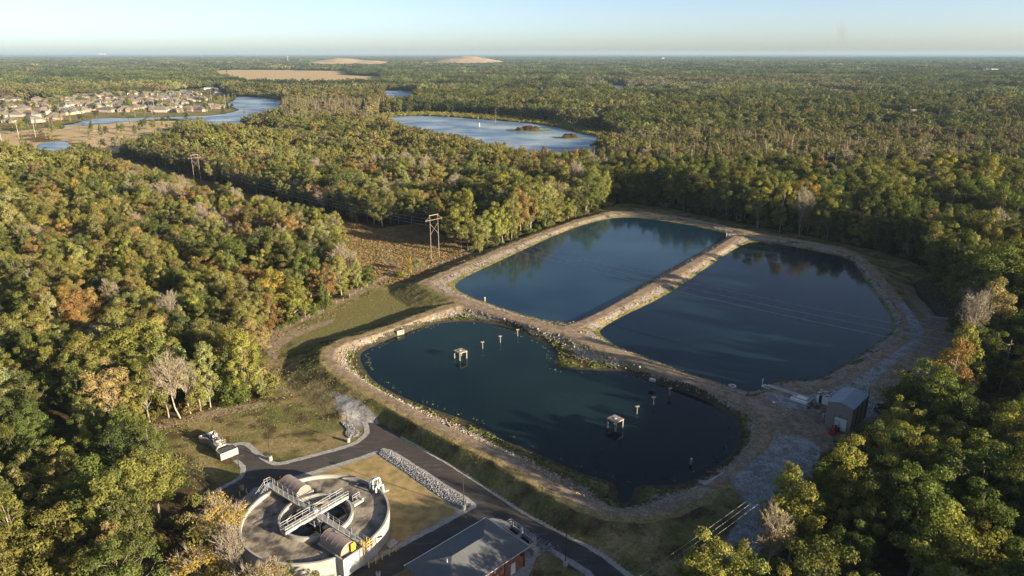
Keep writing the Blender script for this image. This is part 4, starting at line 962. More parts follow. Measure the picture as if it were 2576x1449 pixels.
carw = car_make(M['white']); M['blue'] = pbr('blue_paint', (.10, .20, .42), (.08, .16, .36), 2, .3); carb = car_make(M['blue'])
for o, (a, b, rz, lab) in ((carw, (1962, 1266, 1.0, 'white parked car half hidden under trees by the gravel road')), (carb, (1947, 1290, 1.0, 'blue parked car half hidden under trees by the gravel road'))):
    p = ydrop(a, b, 2); o.location = (p[0], p[1], p[2] + .02); o.rotation_euler = (0, 0, rz); tag(o, lab, 'car', 'cars parked under the trees')

# ------------------------------------------------------------------ in the ponds
def platform(px, py, lab, h=2.5):
    x0, y0, _ = at(px, py, ZW3 + h); e = empty('pump_platform', (x0, y0, ZW3 - .3), rad(42), lab, 'platform'); e.scale = (.8, .8, .92)
    m = MB(); m.box(0, 0, h + .3, 3.6, 3.6, .32); m.build('deck', M['concrete_old'], e)
    for a in (-1, 1):
        for b in (-1, 1): m = MB(); m.box(a * 1.55, b * 1.55, h / 2 - .4, .36, .36, h + 1.1); m.build('leg', M['concrete_old'], e)
    m = MB(); m.box(0, 0, h + .55, .9, .6, .2); m.build('hatch', M['concrete'], e); return e
platform(1158, 881, 'square concrete platform on four legs in the left part of the near pond')
platform(1548, 1052, 'square concrete platform on four legs in the right part of the near pond')
def tpost():
    e = empty('pipe_support'); m = MB(); m.tube((0, 0, -1.5), (0, 0, 2.0), .14, .14, 10); m.build('column', M['concrete_old'], e)
    m = MB(); m.box(0, 0, 2.15, 1.0, .4, .28); m.build('cap_beam', M['concrete_old'], e); return e
tp = tpost()
for i, (a, b, lab) in enumerate([(1214, 877, 'T-shaped concrete support nearest the left pond platform'), (1258.5, 862, 'middle T-shaped concrete support between left platform and the causeway'), (1302, 845, 'T-shaped concrete support closest to the weedy left shore of the causeway'),
        (1602, 1042, 'T-shaped concrete support nearest the right pond platform'), (1643.5, 1018, 'middle T-shaped concrete support between right platform and the rocky bank'), (1684, 996, 'T-shaped concrete support closest to the rocky bank on the right')]):
    o = tp if i == 0 else copy_tree(tp); X0 = at(a, b, ZW3); o.location = (X0[0], X0[1], ZW3); o.rotation_euler = (0, 0, .25); tag(o, lab, 'pipe support', 'concrete pipe supports in the near pond')
def stub(px, py, zw, lab, h=1.3):
    X0 = at(px, py, zw); e = empty('mooring_post', (X0[0], X0[1], zw), .3, lab, 'post'); m = MB(); m.box(0, 0, h / 2 - .5, .5, .3, h + 1); m.build('post', M['concrete_old'], e)
    m = MB(); m.box(0, 0, h + .08, .34, .34, .16); m.build('cap', M['white'], e)
stub(1738, 1168, ZW3, 'short stubby post standing in the near pond by the right shore'); stub(1220, 759, ZW1, 'short stubby post at the lower left shore of the upper left pond', 1.5)
# outlet box, docks and ramps
X0 = at(1003, 831, 2.3); ob = empty('outlet_box', (X0[0], X0[1], 1.3), rad(40), 'open concrete outlet box with rusty rim on the near pond bank', 'outlet box')
m = MB(); m.box(0, 1.0, .6, 2.2, .2, 1.6); m.box(0, -1.0, .6, 2.2, .2, 1.6); m.box(1.2, 0, .6, .2, 2.2, 1.6); m.box(-1.2, 0, .6, .2, 2.2, 1.6); m.build('wall', M['concrete_old'], ob)
m = MB(); m.box(0, 0, .4, 2.2, 1.8, .1); m.build('floor', M['rust'], ob)
X0 = at(1938, 975, 2.6); dk = empty('outfall_dock', (X0[0], X0[1], 2.4), rad(128), 'small railed outfall dock reaching into the right pond beside the yard', 'dock')
m = MB(); m.box(0, .6, 0, 3.8, .18, .25); m.box(0, -.6, 0, 3.8, .18, .25); m.box(2, 0, .0, .25, 1.6, .3); m.box(-1.6, 0, -.05, 1.6, 1.4, .15); m.build('frame', M['white'], dk)
m = MB(); m.tube((2.4, 0, -1), (2.4, 0, 1.7), .09, .09, 8); m.box(2.4, 0, 1.6, .12, .5, .3); m.build('post', M['white'], dk)
p = at(1985, 987, 3); slabthing('concrete_ramp', 1975, 984, (9.5, 1.7, .12), rad(-43), 'long pale concrete strip from the outfall dock to the yard', 'ramp', 'concrete', False)
X0 = at(1842, 972, ZW2); fl = empty('floating_mat', (X0[0], X0[1], ZW2), .4, 'small round float with pale rim near the causeway shore', 'float')
m = MB(); m.lathe([(0, .0), (1.0, .0), (1.05, .22), (.8, .25), (.75, .1), (0, .1)], 14); m.build('rim', M['white'], fl); m = MB(); m.lathe([(.7, .12), (.4, .3), (0, .35)], 12); m.build('weed', M['island'], fl)
X0 = at(1839, 593, 2.4); pr = empty('gangway', (X0[0], X0[1], 2.2), rad(170), 'small white gangway in the far corner of the upper left pond', 'gangway')
m = MB(); m.box(0, 0, 0, 4.5, 1.2, .15); m.build('deck', M['concrete'], pr); m = MB(); railing(m, [(-2.2, .6, .1), (2.2, .6, .1)], r=.06, step=1.4); m.tube((2.2, 0, -.5), (2.2, 0, 1.6), .1); m.build('railing', M['white'], pr)
slabthing('concrete_ramp', 1806, 1204, (8.2, 1.5, .15), rad(38), 'angled concrete strip on the lower right bank of the near pond', 'ramp', 'concrete', False, z=2.7)
slabthing('headwall', 1778, 1216, (3.2, 1.4, .3), rad(-6), 'broken concrete headwall at the lower end of the angled strip', 'headwall', 'concrete_old', False, z=2.3)
slabthing('drain_box', 1641, 958, (1.5, 1.1, .55), rad(-30), 'little concrete drain box on the edge of the middle causeway', 'drain box', 'concrete', True, z=2.75)
X0 = at(1463, 1.0 * 812, 3)
slabthing('flat_slab', 1352, 826, (2.6, 1.3, .2), rad(-35), 'thin broken slab lying on rocks where the causeways meet', 'slab', 'concrete', False, z=2.2)
slabthing('culvert_headwall', 2361, 803, (5.5, .5, .8), rad(-12), 'pale concrete culvert headwall at the end of the open ditch', 'headwall', 'concrete', False)
p = at(1805, 1190, 2.5); e = empty('discharge_pipe', (p[0], p[1], h1(p[0], p[1]) + .25), rad(160), 'rusty discharge pipe pointing into the near pond beside the angled strip', 'pipe')
m = MB(); m.tube((-2, 0, .1), (2.0, 0, -.1), .28, .28, 12); m.build('pipe', M['rust'], e); m = MB(); m.tube((2.0, 0, -.1), (2.15, 0, -.1), .42, .42, 12); m.build('flange', M['rust'], e)

# ------------------------------------------------------------------ H-frame pylons, poles and wires
PY = []
nh = np.array([cl, cl, 0])
def pylon_make():
    e = empty('power_pylon'); hgt = 19.4; sp_ = 2.2
    for s in (-1, 1): m = MB(); m.tube((s * sp_, 0, -.5), (s * sp_ * .98, 0, hgt), .19, .12, 8); m.build('pole', M['wood'], e)
    m = MB(); m.beam((-sp_ - .3, 0, hgt - .15), (sp_ + .3, 0, hgt - .15), .14, .2); m.build('tie_beam', M['wood_pale'], e)
    m = MB(); m.beam((-4.6, 0, hgt - 2.2), (4.6, 0, hgt - 2.2), .14, .2); m.beam((-4.6, 0, hgt - 2.2), (-sp_, 0, hgt - .6), .08, .1); m.beam((4.6, 0, hgt - 2.2), (sp_, 0, hgt - .6), .08, .1); m.build('cross_arm', M['wood'], e)
    m = MB(); m.beam((-sp_, .1, hgt - 3.6), (sp_, .1, hgt - 8.6), .09, .12); m.beam((sp_, -.1, hgt - 3.6), (-sp_, -.1, hgt - 8.6), .09, .12); m.build('cross_brace', M['wood'], e)
    for x_ in (-4.4, 0, 4.4):
        m = MB(); m.tube((x_, 0, hgt - 2.3), (x_, 0, hgt - 3.9), .07, .07, 8); m.build('insulator', M['bronze'], e)
    return e
pyl = pylon_make()
pos = [(-33.5, 298.), (-216, 486.5), (-370, 642.)]
labs = ['wooden H-frame power pylon standing nearest, by the corner of the upper ponds', 'wooden H-frame power pylon in the middle of the forest corridor', 'wooden H-frame power pylon farthest up the forest corridor by the meadow']
for i, (x_, y_) in enumerate(pos):
    o = pyl if i == 0 else copy_tree(pyl); o.location = (x_, y_, h1(x_, y_)); o.rotation_euler = (0, 0, rad(45)); tag(o, labs[i], 'power pylon', 'H-frame pylons along the corridor')
# the steel poles seen in the distant meadow
def far_pole():
    e = empty('steel_pole'); m = MB(); m.tube((0, 0, 0), (0, 0, 20), .22, .14, 8); m.build('mast', M['galv'], e); m = MB(); m.beam((-2, 0, 18), (2, 0, 18), .18, .18); m.build('cross_arm', M['galv'], e); return e
fp = far_pole()
for i, (a, b, lab) in enumerate([(49, 352, 'white steel pole in the tan meadow, left of the small pond inlet'), (90, 345, 'white steel pole in the tan meadow near the brown deck house'), (7, 370, 'white steel pole at the left end of the tan meadow'), (568, 268, 'white steel pole on the lawn tip beside the lake'), (532, 252, 'white steel pole among the houses near the lake'), (388, 276, 'white steel pole behind the lakeside row of houses')]):
    o = fp if i == 0 else copy_tree(fp); X0 = at(a, b); o.location = X0; tag(o, lab, 'pole', 'pale poles of the distant line')
def upole(px, py, z, h, lab, arm=True, lean=0):
    X0 = at(px, py, z); e = empty('utility_pole', (X0[0], X0[1], h1(X0[0], X0[1])), rad(20), lab, 'utility pole')
    m = MB(); m.tube((0, 0, -.5), (lean, 0, h), .2, .13, 8); m.build('pole', M['wood'], e)
    if arm: m = MB(); m.beam((lean - 1.2, 0, h - 1.2), (lean + 1.2, 0, h - 1.2), .12, .14); m.build('cross_arm', M['wood_pale'], e)
    for k in range(3): m = MB(); m.tube((lean, -.35, h - 1.2 - k * 2.2), (lean, 0, h - 1.2 - k * 2.2), .06, .06, 6); m.build('insulator', M['white'], e)
    return X0, e
pR, _ = upole(2514, 985, 2.6, 14.5, 'tall reddish wooden utility pole with stacked insulators among the right trees')
pL, _ = upole(2371, 962, 2.8, 8.5, 'shorter dark utility pole with a pale foot beside the dirt yard', False)
pG, _ = upole(2177.5, 1042, 3, 8.0, 'thin dark pole against the back corner of the metal garage', False)
def wire(a, b, sag, lab, r=.035, n=26):
    a, b = Vector(a), Vector(b); pts = []
    for k in range(n + 1):
        u = k / n; p_ = a.lerp(b, u); p_.z -= 4 * sag * u * (1 - u); pts.append(p_)
    m = MB()
    for p0, p1 in zip(pts[:-1], pts[1:]): m.tube(p0, p1, r, r, 4)
    o = m.build('power_line', M['wire']); tag(o, lab, 'power line', 'overhead wires'); return o
zt = 19.4 - 3.9
for k, s in enumerate((-4.4, 0, 4.4)):
    nm = ('left', 'centre', 'right')[k]
    A = [Vector((x_ + cl * s, y_ + cl * s, zt)) for x_, y_ in pos]
    wire(A[0], A[1], 4, nm + ' conductor between the nearest and the middle H-frame pylon', .05)
    wire(A[1], A[2], 3.2, nm + ' conductor between the middle and the farthest H-frame pylon', .06)
    wire(A[2], A[2] + Vector((-186, 186, 0)), 3.6, nm + ' conductor running from the farthest H-frame pylon towards the meadow', .06)
    zz = h1(pR[0], pR[1]) + 14.5 - 1.2 - (2 - k) * 2.2 + 0.
    wire(A[0], (pR[0], pR[1], zz), 2.6, nm + ' conductor crossing both upper ponds to the reddish pole', .045)
    wire((pR[0], pR[1], zz), (pR[0] + 46, pR[1] - 30, zz + 1), .8, nm + ' conductor leaving the reddish pole to the right', .035)
for k, s in enumerate((-2.25, 2.25)):
    A = [Vector((x_ + cl * s, y_ + cl * s, 19.5)) for x_, y_ in pos]
    for i in range(2): wire(A[i], A[i + 1], 3, ('left', 'right')[k] + ' shield wire on top of the ' + ('nearer', 'farther')[i] + ' pair of H-frame pylons', .03)
# low service lines over the gravel road (bottom right)
ends = [((2035, 1145), (1600, 1452)), ((2032, 1160), (1622, 1452)), ((2028, 1175), (1650, 1452))]
nms = ('upper', 'middle', 'lower')
for k, ((a, b), (c, d)) in enumerate(ends):
    A_ = Vector(at(a, b, 11.5)); C_ = Vector(at(c, d, 10.5)); dr = (A_ - C_)
    wire(C_ - dr * .35, A_ + dr * .04, .5, nms[k] + ' service wire slanting over the gravel road at bottom right', .02)
wire((pL[0], pL[1], h1(pL[0], pL[1]) + 8.2), (pL[0] - 13, pL[1] - 25, 4), .3, 'guy wire slanting down left from the shorter dark pole', .035)
wire((pL[0], pL[1], h1(pL[0], pL[1]) + 7.4), (pL[0] - 9, pL[1] - 25, 4), .3, 'lower guy wire slanting down left from the shorter dark pole', .03)
for k in range(2): wire((pL[0], pL[1], h1(pL[0], pL[1]) + 8.1 - k * .8), (pR[0], pR[1], h1(pR[0], pR[1]) + 11 - k * 1.5), 1.6, ('upper', 'lower')[k] + ' cable sagging between the shorter pole and the reddish pole', .028)

# ------------------------------------------------------------------ boundary fence on the left
fpts = P([(640,862),(700,832),(760,808),(830,774),(880,748),(925,722),(985,694),(1060,680),(1130,660),(1190,638),(1250,618),(1310,594),(1370,571)])
fe = empty('wire_fence', (fpts[0][0], fpts[0][1], 0), 0, 'low wire stock fence with thin posts along the wood edge left of the ponds', 'fence')
cum = []; seg = []
for a, b in zip(fpts[:-1], fpts[1:]):
    n = max(1, int(np.linalg.norm(b - a) / 3.4)); seg += [a + (b - a) * k / n for k in range(n)]
base = fpts[0]
mw = MB()
for i, p_ in enumerate(seg):
    if i < 96: m = MB(); z0 = h1(*p_); m.tube((p_[0] - base[0], p_[1] - base[1], z0 - .1), (p_[0] - base[0], p_[1] - base[1], z0 + 1.35), .07, .06, 5); m.build('fence_post', M['wood_pale'], fe)
    if i < len(seg) - 1:
        q_ = seg[i + 1]
        for hh_ in (.5, .9, 1.25): mw.tube((p_[0] - base[0], p_[1] - base[1], h1(*p_) + hh_), (q_[0] - base[0], q_[1] - base[1], h1(*q_) + hh_), .012, .012, 3)
mw.build('fence_wire', M['wire'], fe)
# ------------------------------------------------------------------ trees
def leaves(C, N, S, elong=.62):
    n = len(C); N = N / (np.linalg.norm(N, axis=1)[:, None] + 1e-9)
    r = rng.normal(size=(n, 3)); u = np.cross(N, r); u /= np.linalg.norm(u, axis=1)[:, None] + 1e-9; v = np.cross(N, u)
    S = S[:, None]
    V = np.stack([C + u * S * .5, C + v * S * .5 * elong, C - u * S * .5, C - v * S * .5 * elong], 1).reshape(-1, 3)
    return V, np.arange(4 * n).reshape(n, 4)
def tubes(segs, nside=5):
    """segs: list of (p0,p1,r0,r1)"""
    Vs = []; Fs = []; b = 0
    ang = np.arange(nside) * 2 * np.pi / nside
    for p0, p1, r0, r1 in segs:
        p0 = np.asarray(p0, float); p1 = np.asarray(p1, float); d = p1 - p0; L = np.linalg.norm(d)
        if L < 1e-4: continue
        d /= L; a = np.array([0, 0, 1.]) if abs(d[2]) < .9 else np.array([1., 0, 0])
        u = np.cross(d, a); u /= np.linalg.norm(u); w_ = np.cross(d, u)
        ring = np.cos(ang)[:, None] * u + np.sin(ang)[:, None] * w_
        Vs += [p0 + ring * r0, p1 + ring * r1]
        i = np.arange(nside); Fs.append(np.stack([b + i, b + (i + 1) % nside, b + nside + (i + 1) % nside, b + nside + i], 1)); b += 2 * nside
    return np.concatenate(Vs), np.concatenate(Fs)
def bend(p0, p1, r0, r1, k=3, wob_=.12):
    p0 = np.asarray(p0, float); p1 = np.asarray(p1, float); L = np.linalg.norm(p1 - p0); pts = [p0]
    for i in range(1, k): pts.append(p0 + (p1 - p0) * i / k + rng.normal(0, wob_ * L / k, 3))
    pts.append(p1)
    return [(pts[i], pts[i + 1], r0 + (r1 - r0) * i / k, r0 + (r1 - r0) * (i + 1) / k) for i in range(k)], pts
def make_tree(kind, h, r, nleaf, leaf, seed, lod=0):
    """returns crown mesh, trunk mesh"""
    global rng
    keep = rng; rng = np.random.default_rng(seed)
    segs = []; CC = []; CR = []
    lean = rng.normal(0, .03, 2) * h
    top = np.array([lean[0], lean[1], h * (.93 if kind in ('cypress', 'cedar', 'slender') else .78)])
    tr = {'oak': .30, 'slender': .17, 'bare': .2, 'cypress': .26, 'cedar': .2, 'shrub': .06}[kind] * h / 16
    s, tp_ = bend((0, 0, -.3), top, tr, tr * .25, 4, .06); segs += s
    def axis(z): u = z / top[2]; return np.array([lean[0] * u, lean[1] * u, z])
    if kind == 'oak':
        n = 62; cz = h * .56; rz_ = h * .42
        for k in range(n):
            u = rng.uniform(-.8, 1); ph = k * 2.4 + rng.uniform(-.5, .5); rho = rng.uniform(.58, 1.12) if k % 4 else rng.uniform(.2, .55)
            lob = 1 + .22 * math.sin(ph * 3 + seed) + .12 * math.sin(ph * 5 + 2 * seed)
            rr_ = r * lob * math.sqrt(max(0, 1 - u * u)) * rho
            CC.append([lean[0] * .8 + rr_ * math.cos(ph), lean[1] * .8 + rr_ * math.sin(ph), cz + rz_ * u * rho * rng.uniform(.85, 1.0)]); CR.append(rng.uniform(.13, .31) * r)
    elif kind == 'slender':
        n = 40
        for k in range(n):
            u = (k + .5) / n; z = h * (.17 + .83 * u); ph = k * 2.4 + rng.uniform(-.5, .5)
            prof = math.sin(math.pi * (u * .86 + .10)) ** .7; rho = rng.uniform(.35, 1.15)
            rr_ = r * prof * rho; p_ = axis(min(z, top[2])); CC.append([p_[0] + rr_ * math.cos(ph), p_[1] + rr_ * math.sin(ph), z]); CR.append(rng.uniform(.20, .38) * r)
    elif kind == 'bare':
        n = 44
        for k in range(n):
            u = rng.uniform(-.3, 1); ph = k * 2.4; rho = rng.uniform(.5, 1)
            rr_ = r * math.sqrt(max(0, 1 - u * u)) * rho; CC.append([lean[0] + rr_ * math.cos(ph), lean[1] + rr_ * math.sin(ph), h * .62 + h * .38 * u * rho]); CR.append(rng.uniform(.22, .3) * r)
    elif kind == 'cypress':
        n = 30
        for k in range(n):
            u = (k + .5) / n; z = h * (.22 + .76 * u); ph = k * 2.4 + rng.uniform(-.6, .6); rr_ = r * (1.08 - u) ** .8 * rng.uniform(.35, 1)
            CC.append([rr_ * math.cos(ph), rr_ * math.sin(ph), z]); CR.append(max(.35, r * .32 * (1.15 - u)))
    elif kind == 'cedar':
        n = 44
        for k in range(n):
            u = (k + .5) / n; z = h * (.06 + .92 * u); ph = k * 2.4 + rng.uniform(-.6, .6); rr_ = r * (1.03 - u) ** .75 * rng.uniform(.5, .9)
            CC.append([rr_ * math.cos(ph), rr_ * math.sin(ph), z]); CR.append(max(.4, r * .38 * (1.2 - u)))
    else:  # shrub
        n = 12
        for k in range(n):
            ph = k * 2.4; rr_ = r * rng.uniform(0, .75); CC.append([rr_ * math.cos(ph), rr_ * math.sin(ph), h * rng.uniform(.3, .75) * (1.15 - rr_ / r * .6)]); CR.append(rng.uniform(.28, .45) * r)
    CC = np.array(CC); CR = np.array(CR)
    # limbs
    lim = range(len(CC)) if kind == 'bare' else range(0, len(CC), 2 if kind != 'shrub' else 3)
    if lod == 0:
        for k in lim:
            c = CC[k]; z0 = np.clip(c[2] - rng.uniform(.16, .36) * h, .22 * h, top[2] * .97) if kind in ('oak', 'bare', 'slender') else max(.05 * h, min(c[2] - .02 * h, top[2] * .98))
            a = axis(z0); rb = tr * (1 - .72 * z0 / top[2]) * .5
            s, pts = bend(a, c, rb, rb * .25, 3, .16); segs += s
            if kind in ('bare', 'oak'):
                for q_ in range(7 if kind == 'bare' else 2):
                    b = pts[rng.integers(1, len(pts))]; d = rng.normal(0, 1, 3); d[2] = abs(d[2]) * .9 + .3; d /= np.linalg.norm(d)
                    e = c + d * CR[k] * rng.uniform(.7, 1.5); segs.append((b, e, max(.028, rb * .28), .014))
                    if kind == 'bare':
                        for q2 in range(2): d2 = d + rng.normal(0, .5, 3); segs.append((b * .45 + e * .55, e + d2 * CR[k] * .35, .022, .01))
    # leaves
    wgt = CR ** 2; cnt = rng.multinomial(nleaf, wgt / wgt.sum()); idx = np.repeat(np.arange(len(CC)), cnt)
    d = rng.normal(size=(nleaf, 3)); d /= np.linalg.norm(d, axis=1)[:, None]
    flat = {'oak': .72, 'slender': 1.0, 'bare': 1.0, 'cypress': .45, 'cedar': .9, 'shrub': .8}[kind]
    rho = rng.uniform(.35, 1.08, nleaf) ** .6 if kind != 'bare' else rng.uniform(.1, 1.4, nleaf)
    Cx = CC[idx] + d * (CR[idx] * rho)[:, None] * np.array([1, 1, flat])
    cen = np.array([lean[0], lean[1], h * .5]); out_ = Cx - cen; out_ /= np.linalg.norm(out_, axis=1)[:, None] + 1e-9
    Nn = d * .9 + out_ * .45 + rng.normal(0, .55, (nleaf, 3)) + np.array([0, 0, .15])
    V, Fq = leaves(Cx, Nn, leaf * rng.uniform(.6, 1.35, nleaf))
    crown = np_mesh('crown', V, Fq, M['leaf'])
    trunk = None
    if segs:
        Vt, Ft = tubes(segs, 5 if lod == 0 else 4); trunk = np_mesh('trunk', Vt, Ft, M['bark_pale'] if kind in ('bare', 'cypress', 'slender') else M['bark'], smooth=True)
    rng = keep
    return crown, trunk
TINT = dict(olive=(.158, .156, .046), yellowgreen=(.225, .218, .055), darkgreen=(.058, .078, .026), rust=(.225, .135, .055), tan=(.265, .205, .090), gold=(.34, .25, .055), grey=(.235, .205, .150), cyp=(.170, .138, .088), pale=(.235, .245, .095), midgreen=(.098, .120, .034))
near_spec = [('oak', 17, 5.2, 10500, .38), ('oak', 16, 5.8, 11000, .39), ('oak', 18, 4.8, 10000, .37), ('oak', 14, 4.6, 8500, .37),
             ('slender', 16, 2.9, 6200, .35), ('slender', 14, 2.5, 5000, .33), ('slender', 18, 3.4, 7200, .36), ('bare', 15, 4.4, 3200, .34), ('bare', 17, 3.4, 1100, .32), ('bare', 12, 4.6, 4600, .34),
             ('cedar', 12, 3.0, 8000, .32), ('cypress', 18, 3.0, 2600, .46), ('cypress', 21, 2.4, 1500, .42), ('shrub', 3.2, 2.2, 900, .38)]
KN = {'oak': ['broad rounded', 'wide spreading', 'tall domed', 'low rounded'], 'slender': ['slender upright', 'small narrow', 'tall slim'], 'bare': ['half bare', 'thin leafed bare', 'low twiggy'], 'cedar': ['dense conical'], 'cypress': ['feathery', 'gaunt spindly'], 'shrub': ['bushy']}
TPL = [make_tree(k, h, r, n, l, 100 + i) for i, (k, h, r, n, l) in enumerate(near_spec)]
mid_spec = [('oak', 16, 5.2, 2600, .78), ('oak', 15, 4.6, 2300, .76), ('oak', 17, 4.6, 2400, .76), ('slender', 15, 2.7, 1300, .66), ('bare', 15, 3.6, 1000, .45), ('cypress', 18, 2.6, 1000, .6), ('cedar', 12, 3.0, 1500, .7), ('shrub', 3, 2.4, 300, .65)]
MPL = [make_tree(k, h, r, n, l, 300 + i, lod=1) for i, (k, h, r, n, l) in enumerate(mid_spec)]
far_spec = [('oak', 16, 6.0, 520, 1.8), ('oak', 15, 6.4, 520, 1.8), ('cypress', 18, 3.2, 260, 1.2)]
FPL = [make_tree(k, h, r, n, l, 500 + i, lod=1) for i, (k, h, r, n, l) in enumerate(far_spec)]
# hardly visible stand-in for a whole acre of far canopy
def stand(seed):
    g_ = np.random.default_rng(seed); Cs = []; Ns = []; Ss = []
    for k in range(16):
        c = np.array([g_.uniform(-24, 24), g_.uniform(-24, 24), g_.uniform(5, 10)]); rr_ = g_.uniform(4, 7); n = 34
        d = g_.normal(size=(n, 3)); d[:, 2] = np.abs(d[:, 2]) * .8; d /= np.linalg.norm(d, axis=1)[:, None]
        Cs.append(c + d * rr_ * np.array([1, 1, .9])); Ns.append(d + g_.normal(0, .35, (n, 3))); Ss.append(g_.uniform(3, 6, n))
    V, Fq = leaves(np.concatenate(Cs), np.concatenate(Ns), np.concatenate(Ss), .8)
    return np_mesh('canopy', V, Fq, M['leaf'])
SPL = [stand(1), stand(2), stand(3)]

def in_excl(x, y, extra=()):
    r = np.zeros(x.shape, bool)
    for p_ in excl: r |= inpoly(x, y, p_)
    for p_ in extra: r |= inpoly(x, y, p_)
    return r
def jgrid(x0, x1, y0, y1, s):
    X, Y = np.meshgrid(np.arange(x0, x1, s), np.arange(y0, y1, s * .87)); X = X + (np.arange(X.shape[0])[:, None] % 2) * s * .5
    X = X.ravel(); Y = Y.ravel(); return X + rng.uniform(-.42, .42, X.size) * s, Y + rng.uniform(-.42, .42, Y.size) * s
types = ['olive', 'yellowgreen', 'darkgreen', 'rust', 'tan', 'gold', 'grey', 'cyp', 'pale', 'midgreen']
def pick_types(x, y):
    """species mix by stand; returns tint names index"""
    n = len(x); px, py, d = proj(x, y, np.full(n, 8.)); W = np.zeros((n, len(types)))
    base = np.array([.34, .14, .14, .09, .10, .02, .06, .0, .05, .10]); W[:] = base
    left = (px < 1000) & (py > 330)
    W[left] = [.36, .18, .10, .07, .10, .015, .05, 0, .06, .10]
    low = (px < 1000) & (py > 900); W[low] = [.38, .18, .16, .004, .008, .003, .02, 0, .05, .24]
    midf = (px >= 300) & (px < 1600) & (py < 520) & (py > 300)
    W[midf] = [.30, .13, .12, .10, .14, .01, .13, 0, .05, .08]
    lfar = (px < 900) & (py < 400) & (py > 255); W[lfar] = [.30, .18, .16, .06, .09, 0, .06, 0, .08, .10]
    edge = (px > 1150) & (px < 1500) & (py > 480) & (py < 680); W[edge] = [.22, .42, .05, .03, .05, 0, .03, 0, .15, .08]
    rp = (px >= 1450) & (py > 430); W[rp] = [.30, .22, .24, .01, .02, .005, .02, 0, .03, .20]
    swamp = (px > 1480) & (py > 320) & (py <= 450); W[swamp] = [.16, .04, .18, .04, .06, 0, .16, .30, .05, .08]
    rf = (px > 1000) & (py <= 330) & (py > 215); W[rf] = [.20, .06, .38, .008, .05, 0, .05, .03, .08, .22]
    far = (py <= 215); W[far] = [.18, .03, .50, .0, .03, 0, .02, .01, .04, .22]
    # drifts
    dr = wob(x, y, 140); dr2 = wob(x + 500, y + 90, 70)
    W[:, [3, 4]] *= (1 + 1.1 * np.clip(dr, 0, 1))[:, None]; W[:, [2, 9]] *= (1 + 1.4 * np.clip(-dr, 0, 1))[:, None]; W[:, [1, 8]] *= (1 + 1.2 * np.clip(dr2, 0, 1))[:, None]; W[:, 6] *= (1 + 2. * np.clip(-dr2, 0, 1))
    cy = (px > 610) & (px < 965) & (py > 258) & (py < 303); W[cy] = [.08, .04, .05, .03, .08, 0, .12, .55, .05, 0]
    cb = (px > 1470) & (px < 2160) & (py > 199) & (py < 222); W[cb] = [.05, .05, .10, .02, .08, 0, .15, .50, .03, .02]
    for k in range(len(types)):  # each kind gathers in stands of its own, smaller nearby and larger far away
        ox, oy = 731. * k + 100, 397. * k - 250
        a = wob(x + ox, y - oy, 150); b = wob(x - oy, y + ox, 55); c = wob(x + ox * 2, y + oy, 520)
        W[:, k] *= np.exp(1.5 * a + .8 * b + 1.3 * c * sstep(500, 1200, y))
    W /= W.sum(1)[:, None]; global MEANT; MEANT = W @ np.array([TINT[k] for k in types]); u = rng.uniform(0, 1, n)[:, None]
    return (np.cumsum(W, 1) < u).sum(1).clip(0, len(types) - 1)
def tints(ti, n, blend=0.):
    T = np.array([TINT[k] for k in types])[ti]
    if blend: T = T * (1 - blend) + MEANT * blend
    return T * rng.uniform(.82, 1.18, (n, 1)) * rng.normal(1, .045, (n, 3)).clip(.85, 1.15)
def tpl_for(ti, mode):
    n = len(ti); u = rng.uniform(0, 1, n); out = np.zeros(n, int)
    for i in range(n):
        k = types[ti[i]]
        if mode == 'near':
            if k == 'grey': c = (7, 8, 9)
            elif k == 'cyp': c = (11, 12, 11)
            elif k in ('pale', 'yellowgreen'): c = (4, 6, 0, 5, 1, 3)
            elif k == 'tan': c = (9, 0, 3, 5, 7, 1)
            elif k == 'darkgreen': c = (0, 10, 1, 2)
            elif k in ('gold', 'rust'): c = (3, 1, 4, 2)
            else: c = (0, 1, 2, 3, 4, 6)
        elif mode == 'mid':
            if k == 'grey': c = (4,)
            elif k == 'cyp': c = (5,)
            elif k in ('pale', 'yellowgreen', 'tan'): c = (3, 0, 1, 3)
            elif k == 'darkgreen': c = (6, 0, 2, 1)
            else: c = (0, 1, 2)
        else:
            c = (2,) if k == 'cyp' else (0, 1)
        out[i] = c[int(u[i] * len(c)) % len(c)]
    return out

def sightline_ok(x, y, top, polys):
    """the wood is low enough not to cover what the photograph shows behind it"""
    bad = np.zeros(len(x), bool)
    for f_ in (1., .72, .45):
        k = CAMH / (CAMH - top * f_); gx_, gy_ = x * k, y * k
        for q_ in polys: bad |= inpoly(gx_, gy_, q_)
    return ~bad
